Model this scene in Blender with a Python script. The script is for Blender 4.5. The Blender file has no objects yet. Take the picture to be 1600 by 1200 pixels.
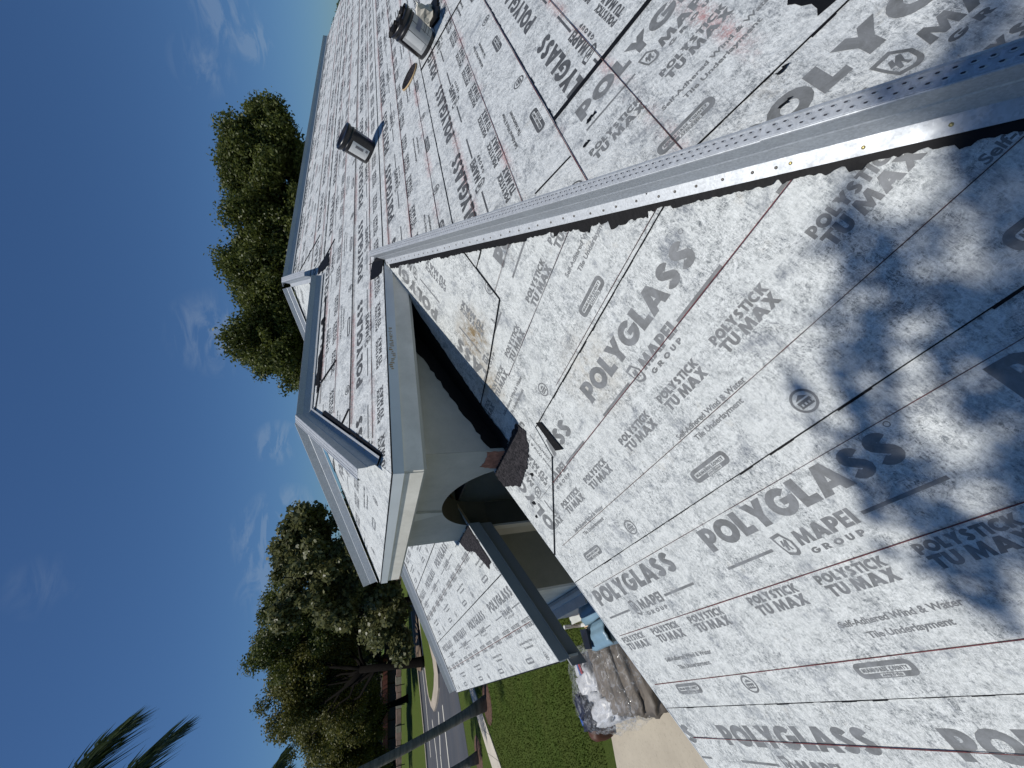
import bpy, bmesh, math, random
import numpy as np
from mathutils import Vector, Matrix
random.seed(7); rng = np.random.default_rng(11)
D = bpy.data; SC = bpy.context.scene; COL = SC.collection
PI = math.pi

# ------------------------------------------------------------------ camera, world, sun
R_ = Vector((0.79889, -0.60147, -0.00205)); FW = Vector((0.5677, 0.75526, -0.32875)); R_.normalize()
FW = (FW - R_ * FW.dot(R_)).normalized(); U_ = R_.cross(FW).normalized()
cd = D.cameras.new('camera'); cam = D.objects.new('camera', cd); COL.objects.link(cam); SC.camera = cam
cd.sensor_fit = 'HORIZONTAL'; cd.sensor_width = 36; cd.lens = 658.94 * 36 / 1600; cd.clip_start = .02; cd.clip_end = 3000
m = Matrix.Identity(3); m.col[0] = -U_; m.col[1] = R_; m.col[2] = -FW      # phone held upright, picture stored lying on its side
cam.matrix_world = m.to_4x4()

SUN = Vector((-.31, .07, .85)).normalized()
w = D.worlds.new('World'); SC.world = w; w.use_nodes = True
nt = w.node_tree; bg = nt.nodes['Background']; bg.inputs[1].default_value = .066
sky = nt.nodes.new('ShaderNodeTexSky'); sky.sky_type = 'NISHITA'; sky.sun_disc = False
sky.sun_elevation = math.asin(SUN.z); sky.sun_rotation = math.atan2(SUN.x, SUN.y); sky.altitude = 0; sky.air_density = 1.0; sky.dust_density = .5; sky.ozone_density = 2.6
tc = nt.nodes.new('ShaderNodeTexCoord')
def wmath(op, a, b=None, c=None):
    n = nt.nodes.new('ShaderNodeMath'); n.operation = op
    for i, v in enumerate((a, b, c)):
        if v is None: continue
        if isinstance(v, (int, float)): n.inputs[i].default_value = v
        else: nt.links.new(v, n.inputs[i])
    return n.outputs[0]
# thin cirrus wisps: streaky noise kept to a few patches of the sky
mp = nt.nodes.new('ShaderNodeMapping'); mp.inputs['Scale'].default_value = (5, 5, 16); mp.inputs['Rotation'].default_value = (.5, .3, .2)
nt.links.new(tc.outputs['Generated'], mp.inputs[0])
nz = nt.nodes.new('ShaderNodeTexNoise'); nz.inputs['Scale'].default_value = 2.2; nz.inputs['Detail'].default_value = 7; nz.inputs['Roughness'].default_value = .62; nz.inputs['Distortion'].default_value = .8
nt.links.new(mp.outputs[0], nz.inputs[0])
acc = None
for d_, sz, amp in [((.94, .27, .21), .06, .5), ((.94, .30, .17), .04, .7), ((.91, .34, .25), .05, .35), ((.66, .71, .27), .09, .45), ((.49, .85, .17), .05, .7),
                    ((.33, .93, .15), .10, .9), ((.26, .96, .14), .10, .8), ((.26, .85, .46), .05, .12), ((-.6, .7, .3), .1, .2)]:
    vd = nt.nodes.new('ShaderNodeVectorMath'); vd.operation = 'DISTANCE'; nt.links.new(tc.outputs['Generated'], vd.inputs[0]); vd.inputs[1].default_value = Vector(d_).normalized()
    a = wmath('MULTIPLY', wmath('SUBTRACT', 1.0, wmath('DIVIDE', vd.outputs['Value'], sz)), amp)
    a = wmath('MAXIMUM', a, 0.0); acc = a if acc is None else wmath('MAXIMUM', acc, a)
wisp = wmath('MULTIPLY', wmath('MULTIPLY', wmath('MAXIMUM', wmath('SUBTRACT', nz.outputs[0], .47), 0.0), 5.0), acc)
wisp = wmath('MINIMUM', wisp, .20)
mx = nt.nodes.new('ShaderNodeMix'); mx.data_type = 'RGBA'; nt.links.new(wisp, mx.inputs[0])
tn = nt.nodes.new('ShaderNodeMix'); tn.data_type = 'RGBA'; tn.blend_type = 'MULTIPLY'; tn.inputs[0].default_value = 1; nt.links.new(sky.outputs[0], tn.inputs[6]); tn.inputs[7].default_value = (.50, .745, 1.015, 1)   # polarised deep blue of the phone picture
nt.links.new(tn.outputs[2], mx.inputs[6]); mx.inputs[7].default_value = (5.2, 6.3, 7.6, 1)
nt.links.new(mx.outputs[2], bg.inputs[0])

sl = D.lights.new('sun', 'SUN'); sl.energy = 3.9; sl.angle = math.radians(.53); sl.color = (1, .965, .91)
so = D.objects.new('sun', sl); COL.objects.link(so); so.rotation_euler = SUN.to_track_quat('Z', 'Y').to_euler()
SC.view_settings.view_transform = 'Standard'; SC.view_settings.look = 'None'; SC.view_settings.exposure = 0; SC.view_settings.gamma = 1
SC.view_settings.use_curve_mapping = False
SC.cycles.max_bounces = 8; SC.cycles.transparent_max_bounces = 12

# ------------------------------------------------------------------ materials
class NT:
    def __init__(s, name):
        s.m = D.materials.new(name); s.m.use_nodes = True; s.t = s.m.node_tree; s.b = s.t.nodes['Principled BSDF']; s._o = None
    def obj(s):
        if s._o is None: s._o = s.t.nodes.new('ShaderNodeTexCoord').outputs['Object']
        return s._o
    def lk(s, a, b): s.t.links.new(a, b)
    def put(s, sock, v):
        if hasattr(v, 'is_output'): s.lk(v, sock)
        else: sock.default_value = v if not isinstance(v, tuple) or len(v) != 3 or sock.type != 'RGBA' else (*v, 1)
    def map(s, scale=(1, 1, 1), rot=(0, 0, 0), vec=None):
        n = s.t.nodes.new('ShaderNodeMapping'); n.inputs['Scale'].default_value = scale; n.inputs['Rotation'].default_value = rot
        s.lk(vec or s.obj(), n.inputs[0]); return n.outputs[0]
    def noise(s, sc, det=4, rough=.55, dist=0, vec=None, out=0):
        n = s.t.nodes.new('ShaderNodeTexNoise'); n.inputs['Scale'].default_value = sc; n.inputs['Detail'].default_value = det
        n.inputs['Roughness'].default_value = rough; n.inputs['Distortion'].default_value = dist; s.lk(vec or s.obj(), n.inputs[0]); return n.outputs[out]
    def vor(s, sc, feat='F1', vec=None, out='Distance'):
        n = s.t.nodes.new('ShaderNodeTexVoronoi'); n.feature = feat; n.inputs['Scale'].default_value = sc; s.lk(vec or s.obj(), n.inputs[0]); return n.outputs[out]
    def rmp(s, v, a, b, c=0., d=1., smooth=False):
        n = s.t.nodes.new('ShaderNodeMapRange'); s.lk(v, n.inputs[0])
        if smooth: n.interpolation_type = 'SMOOTHSTEP'
        for i, x in enumerate((a, b, c, d)): n.inputs[i + 1].default_value = x
        return n.outputs[0]
    def mth(s, op, a, b=None):
        n = s.t.nodes.new('ShaderNodeMath'); n.operation = op; s.put(n.inputs[0], a)
        if b is not None: s.put(n.inputs[1], b)
        return n.outputs[0]
    def mix(s, f, a, b, mode='MIX'):
        n = s.t.nodes.new('ShaderNodeMix'); n.data_type = 'RGBA'; n.blend_type = mode
        s.put(n.inputs[0], f); s.put(n.inputs[6], a); s.put(n.inputs[7], b); return n.outputs[2]
    def ramp(s, v, stops):
        n = s.t.nodes.new('ShaderNodeValToRGB'); s.lk(v, n.inputs[0]); e = n.color_ramp.elements
        while len(e) < len(stops): e.new(.5)
        for q, (p, c) in zip(e, stops): q.position = p; q.color = (*c, 1)
        return n.outputs[0]
    def sep(s, v):
        n = s.t.nodes.new('ShaderNodeSeparateXYZ'); s.lk(v, n.inputs[0]); return n.outputs
    def col(s, v): s.put(s.b.inputs['Base Color'], v); return s
    def set(s, rough=None, metal=None, spec=None, alpha=None):
        if rough is not None: s.put(s.b.inputs['Roughness'], rough)
        if metal is not None: s.put(s.b.inputs['Metallic'], metal)
        if spec is not None: s.put(s.b.inputs['Specular IOR Level'], spec)
        if alpha is not None: s.put(s.b.inputs['Alpha'], alpha)
        return s
    def bump(s, h, st=.3, dist=.01):
        n = s.t.nodes.new('ShaderNodeBump'); n.inputs['Strength'].default_value = st; n.inputs['Distance'].default_value = dist
        s.lk(h, n.inputs['Height']); s.lk(n.outputs[0], s.b.inputs['Normal']); return s
M = {}
def simple(name, c, rough=.7, metal=0., var=.12, sc=6, bump=0, bs=40, spec=.4):
    q = NT(name); f = q.noise(sc, 5)
    dk = tuple(x * (1 - var) for x in c); lt = tuple(min(1, x * (1 + var)) for x in c)
    q.col(q.mix(q.rmp(f, .3, .7), dk, lt)).set(rough, metal, spec)
    if bump: q.bump(q.noise(bs, 4), bump, .005)
    M[name] = q.m; return q.m

def membrane_color(q, red=False):
    lt, dk = ((.63, .655, .655), (.155, .17, .182)) if red else ((.59, .612, .598), (.115, .13, .138))
    o = q.obj()
    # coarse blotches, fine mottling, and a felt of crossing pale fibres
    big = q.noise(3.2, 5, .6); mid = q.noise(19, 6, .72, 1.1); fine = q.noise(85, 4, .7)
    va = q.map((1, 3.2, 1), (0, 0, .8)); vb = q.map((3.4, 1, 1), (0, 0, .5)); vc = q.map((1, 2.6, 2), (0, 0, -.55))
    def ridge(vec, sc, dist, wd):
        n = q.noise(sc, 3, .5, dist, vec); return q.rmp(q.mth('ABSOLUTE', q.mth('SUBTRACT', n, .5)), 0, wd, 1, 0)
    fib = q.mth('MAXIMUM', q.mth('MAXIMUM', ridge(va, 13, 2.2, .016), ridge(vb, 12, 2.5, .016)), q.mth('MAXIMUM', ridge(vc, 24, 1.6, .022), ridge(o, 7, 4.5, .014)))
    dark = q.mth('ADD', q.rmp(mid, .42, .66, 0, .62), q.rmp(fine, .46, .62, 0, .45))
    strk = q.noise(30, 5, .75, .8, q.map((1, 4.5, 1.5), (0, 0, 1.0)))
    dark = q.mth('ADD', dark, q.rmp(strk, .46, .64, 0, .55))
    dark = q.mth('MULTIPLY', dark, q.rmp(big, .36, .60, .50, 1.0)); dark = q.mth('MULTIPLY', dark, q.rmp(q.noise(14, 5, .65, .8), .36, .6, .55, 1.15))
    c = q.mix(q.mth('MINIMUM', dark, .95), lt, dk)
    c = q.mix(q.mth('MULTIPLY', fib, q.rmp(big, .3, .6, .30, .75)), c, (.80, .82, .81))
    bl = q.rmp(q.noise(7, 6, .72, .6), .54, .67, 0, .8); bl = q.mth('MULTIPLY', bl, q.rmp(strk, .35, .6, .35, 1)); c = q.mix(bl, c, (.15, .168, .195))      # bluish bitumen showing through
    tan = q.rmp(q.noise(6.5, 5, .7), .62, .80, 0, .35); c = q.mix(tan, c, (.50, .44, .33))
    return c
def red_dust(q, c):
    s = q.sep(q.obj()); v = q.mth('DIVIDE', q.mth('SUBTRACT', q.mth('MULTIPLY', s[1], 1.112), .54), .34)
    fr = q.mth('ABSOLUTE', q.mth('SUBTRACT', q.mth('FRACT', q.mth('ADD', v, .5)), .5))
    near = q.rmp(fr, 0, .16, 1, 0); n = q.rmp(q.noise(1.9, 4, .6), .46, .62); n2 = q.rmp(q.noise(45, 5, .8, .8), .40, .60)
    return q.mix(q.mth('MULTIPLY', q.mth('MULTIPLY', near, n), q.mth('MULTIPLY', n2, .75)), c, (.42, .13, .12))
def stain(q, c, p, r, colr, amt):
    n = q.t.nodes.new('ShaderNodeVectorMath'); n.operation = 'DISTANCE'; q.lk(q.obj(), n.inputs[0]); n.inputs[1].default_value = p
    f = q.rmp(n.outputs['Value'], 0, r, 1, 0); f = q.mth('MULTIPLY', f, q.rmp(q.noise(16, 6, .75), .36, .62))
    return q.mix(q.mth('MULTIPLY', f, amt), c, colr)
def mk_membrane(name, red):
    q = NT(name); c = membrane_color(q, red)
    if red: c = red_dust(q, c)
    else:
        c = stain(q, c, (2.0, 2.1, -.73), .28, (.20, .145, .075), 1.3); c = stain(q, c, (1.75, 2.35, -.85), .22, (.24, .18, .10), 1.0)
        c = stain(q, c, (1.2, 1.5, -1.1), .3, (.42, .36, .26), .5)
    q.col(c).set(.62, 0, .35)
    h = q.mth('ADD', q.mth('MULTIPLY', q.noise(6, 4, .55, 1.2), 2.0), q.mth('MULTIPLY', q.noise(60, 5, .75), .5))
    q.bump(h, .55, .018); M[name] = q.m
mk_membrane('membrane_front', False); mk_membrane('membrane_main', True)
q = NT('print_ink_dark'); n1 = q.noise(14, 5, .7, .5); c = q.mix(q.rmp(n1, .35, .72), (.055, .057, .06), (.12, .125, .13)); c = q.mix(q.rmp(q.noise(140, 3, .7), .55, .75, 0, .45), c, (.25, .26, .27)); q.col(c).set(.6, 0, .3); M['ink_dark'] = q.m
q = NT('print_ink'); n1 = q.noise(14, 5, .7, .5); n2 = q.noise(140, 3, .7)
c = q.mix(q.rmp(n1, .35, .72), (.125, .13, .13), (.215, .225, .235)); c = q.mix(q.rmp(n2, .55, .75, 0, .35), c, (.30, .31, .32))
c = q.mix(q.rmp(q.noise(5, 4, .6), .60, .78, 0, .28), c, (.36, .38, .39)); q.col(c).set(.6, 0, .3); M['ink'] = q.m
simple('bitumen', (.007, .007, .008), .6, 0, .3, 30, .35, 60, .15)
q = NT('bitumen_dusty'); q.col(q.mix(q.rmp(q.noise(45, 6, .75, .5), .42, .68), (.010, .010, .012), (.055, .05, .055))).set(.75, 0, .12); q.bump(q.vor(70), .6, .008); M['bitumen_dusty'] = q.m
q = NT('chalk'); q.col(q.mix(q.rmp(q.noise(60, 4), .35, .65), (.05, .014, .016), (.16, .042, .042))).set(.8); M['chalk'] = q.m
q = NT('chalk_dark'); q.col(q.mix(q.rmp(q.noise(40, 4), .35, .65), (.022, .018, .02), (.10, .04, .04))).set(.8); M['chalk_dark'] = q.m
def galv(name, base, rough, metal=.75):
    q = NT(name); v = q.vor(160, 'F1', None, 'Color'); s = q.sep(v)[0]
    a = tuple(x * .86 for x in base); b = tuple(min(1, x * 1.1) for x in base)
    c = q.mix(s, a, b); c = q.mix(q.rmp(q.noise(5, 5, .7), .55, .75, 0, .4), c, tuple(x * .7 for x in base))
    q.col(c).set(q.rmp(q.noise(25, 4), .3, .7, rough - .07, rough + .1), metal, .5); q.bump(q.noise(14, 2), .12, .004); M[name] = q.m
galv('galvanised', (.43, .455, .48), .50, .36)
galv('galv_dull', (.35, .37, .40), .55, .25)
simple('brass', (.55, .43, .18), .35, .8)
simple('nail_dark', (.12, .11, .10), .5, .3)
simple('steel_dark', (.05, .05, .06), .5, .3)
q = NT('fascia_paint'); c = q.mix(q.rmp(q.noise(4, 6, .7), .35, .7), (.78, .755, .68), (.60, .58, .51)); c = q.mix(q.rmp(q.noise(30, 5, .8), .66, .74, 0, .8), c, (.13, .10, .07))
q.col(c).set(.6); q.bump(q.noise(22, 4), .25, .004); M['fascia_paint'] = q.m
simple('drip_metal', (.64, .68, .71), .45, .25, .06, 4)
simple('trim_metal', (.33, .36, .385), .45, .25, .08, 4)
simple('trim_board', (.22, .23, .235), .6, 0, .08, 4)
q = NT('stucco'); c = q.mix(q.rmp(q.noise(3, 6, .7), .3, .7), (.47, .475, .44), (.36, .365, .34)); c = q.mix(q.rmp(q.noise(50, 6, .8), .64, .70, 0, .5), c, (.12, .12, .11))
q.col(c).set(.85, 0, .2); q.bump(q.noise(38, 6, .75), .5, .01); M['stucco'] = q.m
simple('stucco_warm', (.30, .28, .19), .85, 0, .15, 5, .4)
simple('lining_shaded', (.075, .073, .055), .85)  # stucco darkened: the shade inside the arch is put into its colour
simple('stucco_light', (.50, .51, .48), .8, 0, .12, 5, .3)
simple('soffit', (.40, .41, .39), .8, 0, .08, 4)
simple('interior', (.05, .05, .048), .9)  # shade of the entry interior put into a near-black colour
simple('deck_wood', (.30, .22, .13), .8)
simple('brown_stain', (.30, .13, .09), .8, 0, .4, 30)
simple('black_plastic', (.010, .010, .013), .32, 0, .2, 12, .15, 30, .5)
simple('label_white', (.55, .56, .55), .5, 0, .08, 8)
simple('label_silver', (.36, .37, .37), .4, 0, .1, 8)
simple('label_text', (.16, .16, .17), .6)
simple('label_violet', (.07, .045, .13), .5)
simple('label_grey', (.16, .175, .23), .5)
simple('paper', (.52, .50, .44), .75, 0, .12, 20, .3)
simple('tan_rim', (.42, .30, .16), .6)
simple('bin_blue', (.17, .27, .35), .38, 0, .12, 3, .1)
simple('bin_black', (.012, .014, .022), .4)
simple('cardboard', (.22, .14, .075), .8, 0, .2, 5)
simple('dark_bundle', (.13, .11, .09), .6, 0, .3, 3, .2)
simple('navy', (.010, .014, .035), .6); simple('blue_wrap', (.03, .08, .30), .5); simple('red_wrap', (.38, .04, .06), .5)
simple('brown_bag', (.07, .025, .012), .6, 0, .2, 12); simple('white_stuff', (.50, .51, .53), .4, 0, .1, 10)
q = NT('clear_film'); n = q.noise(3.2, 3, .5, 2.2); cr = q.rmp(q.mth('ABSOLUTE', q.mth('SUBTRACT', n, .5)), 0, .05, 1, 0)
q.col((.55, .57, .60)).set(.10, 0, 1.0, q.mth('ADD', q.mth('MULTIPLY', cr, .30), .07)); q.bump(q.noise(6, 3, .5, 1.6), .7, .04); M['film'] = q.m  # opaque ridges paint highlights along the crinkles of the film
q = NT('concrete_drive'); c = q.mix(q.rmp(q.noise(1.3, 6, .7), .3, .7), (.44, .395, .315), (.36, .32, .255)); c = q.mix(q.rmp(q.noise(26, 6, .8), .55, .72, 0, .8), c, (.17, .155, .125))
q.col(c).set(.9, 0, .2); q.bump(q.noise(60, 4), .3, .005); M['concrete_drive'] = q.m
simple('paving_peach', (.55, .38, .25), .85, 0, .15, 8, .2)
simple('concrete_walk', (.46, .42, .35), .9, 0, .12, 2.5)
simple('kerb', (.36, .31, .25), .9, 0, .14, 2)
q = NT('asphalt'); c = q.mix(q.rmp(q.noise(.5, 6, .7), .3, .7), (.047, .052, .062), (.066, .071, .083)); c = q.mix(q.rmp(q.noise(.9, 2, .5, 0, q.map((.05, 1.2, 1), (0, 0, .12))), .45, .7, 0, .5), c, (.085, .08, .08)); q.col(c).set(.85, 0, .3); M['asphalt'] = q.m
simple('road_paint', (.55, .53, .47), .7, 0, .1, 3)
q = NT('lawn'); c = q.mix(q.rmp(q.noise(18, 6, .75), .3, .7), (.042, .062, .009), (.092, .122, .022)); c = q.mix(q.rmp(q.noise(.9, 4, .6), .42, .68, 0, .5), c, (.055, .10, .012)); c = q.mix(q.rmp(q.noise(2.2, 4, .6), .62, .8, 0, .5), c, (.11, .115, .04)); q.col(c).set(.9, 0, .15); q.bump(q.noise(30, 5, .8), 1, .05); M['lawn'] = q.m
simple('mulch', (.085, .045, .03), .9, 0, .5, 12, .6)
simple('leaf_litter', (.14, .10, .065), .9, 0, .45, 3, .4)
def foliage(name, a, b, hl, rough=.5, sc=1.1):
    q = NT(name); c = q.mix(q.rmp(q.noise(sc, 4, .6), .35, .65), a, b); c = q.mix(q.rmp(q.noise(7, 4, .8), .52, .68, 0, .8), c, hl)  # hl: random pale patches painted as sunlit leaf highlights
    q.col(c).set(rough, 0, .35)
    tr = q.t.nodes.new('ShaderNodeBsdfTranslucent'); q.lk(c, tr.inputs[0]); ms = q.t.nodes.new('ShaderNodeMixShader'); ms.inputs[0].default_value = .38
    q.lk(q.b.outputs[0], ms.inputs[1]); q.lk(tr.outputs[0], ms.inputs[2]); q.lk(ms.outputs[0], q.t.nodes['Material Output'].inputs[0]); M[name] = q.m
foliage('leaves_oak', (.055, .072, .014), (.115, .135, .03), (.17, .18, .06))
foliage('leaves_big', (.085, .095, .035), (.19, .195, .085), (.25, .245, .115), .42, 2.2)
foliage('leaves_olive', (.075, .088, .018), (.15, .145, .038), (.20, .175, .06))
foliage('leaves_shaded', (.012, .020, .008), (.025, .038, .012), (.05, .06, .02))  # near-black leaves, the shade of the background trees painted in
foliage('palm_leaf', (.035, .058, .024), (.065, .095, .04), (.15, .18, .11), .35)
simple('bark_shaded', (.008, .007, .006), 1.0, 0, .3, 8, .8, 40, .04)  # near-black colour carries the shade on trunks and limbs
q = NT('palm_bark'); s = q.sep(q.obj()); ring = q.noise(1, 3, .5, 0, q.map((2, 2, 14))); c = q.mix(q.rmp(ring, .35, .65), (.13, .12, .10), (.22, .20, .17)); q.col(c).set(.95); q.bump(ring, .5, .02); M['palm_bark'] = q.m
simple('wall_far', (.33, .22, .18), .9, 0, .3, 1.2); simple('roof_edge_red', (.17, .055, .04), .8); simple('house_dark', (.035, .03, .028), .9); simple('roof_far', (.06, .045, .04), .9)
simple('post', (.02, .02, .02), .8)

# ------------------------------------------------------------------ object helpers
def props(o, label=None, cat=None, group=None, kind=None):
    if label: o['label'] = label
    if cat: o['category'] = cat
    if group: o['group'] = group
    if kind: o['kind'] = kind
    return o
def empty(name, loc, label, cat, group=None, rot=0):
    o = D.objects.new(name, None); COL.objects.link(o); o.location = loc; o.rotation_euler[2] = rot; o.empty_display_size = .2
    return props(o, label, cat, group)
def link(name, me, mat, parent=None, local=False):
    """mesh given in world coordinates unless local; children keep the world place"""
    o = D.objects.new(name, me); COL.objects.link(o)
    if mat is not None and len(me.materials) == 0:
        me.materials.append(M[mat] if isinstance(mat, str) else mat)
    if parent is not None:
        o.parent = parent
        if not local and parent.type == 'EMPTY': o.matrix_parent_inverse = Matrix.Translation(-parent.location)
    return o
def mesh(verts, faces, name='mesh', smooth=False):
    me = D.meshes.new(name); me.from_pydata([tuple(v) for v in verts], [], faces); me.update()
    if smooth: me.polygons.foreach_set('use_smooth', [True] * len(me.polygons))
    return me
class MB:
    def __init__(s): s.v = []; s.f = []
    def add(s, vs, fs):
        b = len(s.v); s.v += [tuple(v) for v in vs]; s.f += [tuple(i + b for i in f) for f in fs]; return s
    def box(s, c, sx, sy=None, sz=None, X=Vector((1, 0, 0)), Y=Vector((0, 1, 0)), Z=Vector((0, 0, 1))):
        c = Vector(c); vs = []
        for k in (-1, 1):
            for j in (-1, 1):
                for i in (-1, 1): vs.append(c + X * (i * sx / 2) + Y * (j * sy / 2) + Z * (k * sz / 2))
        return s.add(vs, [(0, 2, 3, 1), (4, 5, 7, 6), (0, 1, 5, 4), (2, 6, 7, 3), (0, 4, 6, 2), (1, 3, 7, 5)])
    def prism(s, pts, off):
        """pts: 3D loop, off: extrusion vector"""
        n = len(pts); off = Vector(off); vs = [Vector(p) for p in pts] + [Vector(p) + off for p in pts]
        return s.add(vs, [tuple(range(n - 1, -1, -1)), tuple(range(n, 2 * n))] + [(i, (i + 1) % n, n + (i + 1) % n, n + i) for i in range(n)])
    def tube(s, pts, rad, n=8, cap=True):
        pts = [Vector(p) for p in pts]; rings = []
        for i, p in enumerate(pts):
            d = (pts[min(i + 1, len(pts) - 1)] - pts[max(i - 1, 0)]).normalized(); a = d.orthogonal().normalized()
            ref = Vector((.3, .2, 1)) if abs(d.z) < .9 else Vector((1, .1, 0)); a = (ref - d * ref.dot(d)).normalized(); b = d.cross(a)
            r = rad[i] if isinstance(rad, (list, tuple)) else rad
            rings.append([p + (a * math.cos(t) + b * math.sin(t)) * r for t in [2 * PI * k / n for k in range(n)]])
        vs = [v for r in rings for v in r]; fs = []
        for i in range(len(rings) - 1):
            for k in range(n): fs.append((i * n + k, i * n + (k + 1) % n, (i + 1) * n + (k + 1) % n, (i + 1) * n + k))
        if cap: fs += [tuple(range(n - 1, -1, -1)), tuple(range((len(rings) - 1) * n, len(rings) * n))]
        return s.add(vs, fs)
    def lathe(s, prof, n=28, O=Vector(), Z=Vector((0, 0, 1)), a0=0, a1=2 * PI, X=None):
        Z = Z.normalized(); X = X or Z.orthogonal().normalized(); Y = Z.cross(X); full = abs(a1 - a0 - 2 * PI) < 1e-6; m_ = n if full else n + 1
        vs = []; fs = []
        for r, z in prof:
            for k in range(m_):
                t = a0 + (a1 - a0) * k / n; vs.append(O + Z * z + X * (r * math.cos(t)) + Y * (r * math.sin(t)))
        for i in range(len(prof) - 1):
            for k in range(n): fs.append((i * m_ + k, i * m_ + (k + 1) % m_, (i + 1) * m_ + (k + 1) % m_, (i + 1) * m_ + k))
        return s.add(vs, fs)
    def build(s, name, mat, parent=None, smooth=False): return link(name, mesh(s.v, s.f, name, smooth), mat, parent)

# ------------------------------------------------------------------ roof geometry (camera at the origin, metres)
K = .48646; Q = math.sqrt(1 + K * K); C1 = -1.7; C2 = -1.33; GZ = -4.3
class Fr:
    def __init__(s, O, T, W, N): s.O = Vector(O); s.T = Vector(T).normalized(); s.W = Vector(W).normalized(); s.N = Vector(N).normalized()
    def p(s, t, w, h=0.): return s.O + s.T * t + s.W * w + s.N * h
FF = Fr((0, 0, C1), (0, -1, 0), (1, 0, K), (-K, 0, 1))        # west-facing slope: t=-y, w=x*Q
FP = Fr((0, 0, C1), (1, 0, K), (0, 1, 0), (-K, 0, 1))         # patch on it, print running up the slope: t=x*Q, w=y
FR = Fr((0, 0, C2), (1, 0, 0), (0, 1, K), (0, -K, 1))         # long main slope: t=x, w=y*Q
FV = Fr((0, 0, C2), (0, -1, -K), (1, 0, 0), (0, -K, 1))       # strips laid up the main slope: t=-y*Q, w=x
FE = Fr((0, 0, -.712), (0, -1, 0), (1, 0, K), (-K, 0, 1))     # hipped end of the raised entry roof
def locF(x, y): return (-y, x * Q)
def locR(x, y): return (x, y * Q)
def locV(x, y): return (-y * Q, x)
def locP(x, y): return (x * Q, y)
def clip_poly(poly, a, b, c):
    """keep a*t+b*w<=c"""
    out = []
    for i in range(len(poly)):
        p, q_ = poly[i], poly[(i + 1) % len(poly)]; dp = a * p[0] + b * p[1] - c; dq = a * q_[0] + b * q_[1] - c
        if dp <= 0: out.append(p)
        if (dp < 0 < dq) or (dq < 0 < dp):
            u = dp / (dp - dq); out.append((p[0] + (q_[0] - p[0]) * u, p[1] + (q_[1] - p[1]) * u))
    return out
def clip_box(poly, t0=-99, t1=99, w0=-99, w1=99):
    for a, b, c in ((1, 0, t1), (-1, 0, -t0), (0, 1, w1), (0, -1, -w0)):
        poly = clip_poly(poly, a, b, c)
        if len(poly) < 3: return []
    return poly
def ccw(poly):
    A = sum(poly[i][0] * poly[(i + 1) % len(poly)][1] - poly[(i + 1) % len(poly)][0] * poly[i][1] for i in range(len(poly)))
    return poly if A > 0 else poly[::-1]

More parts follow.
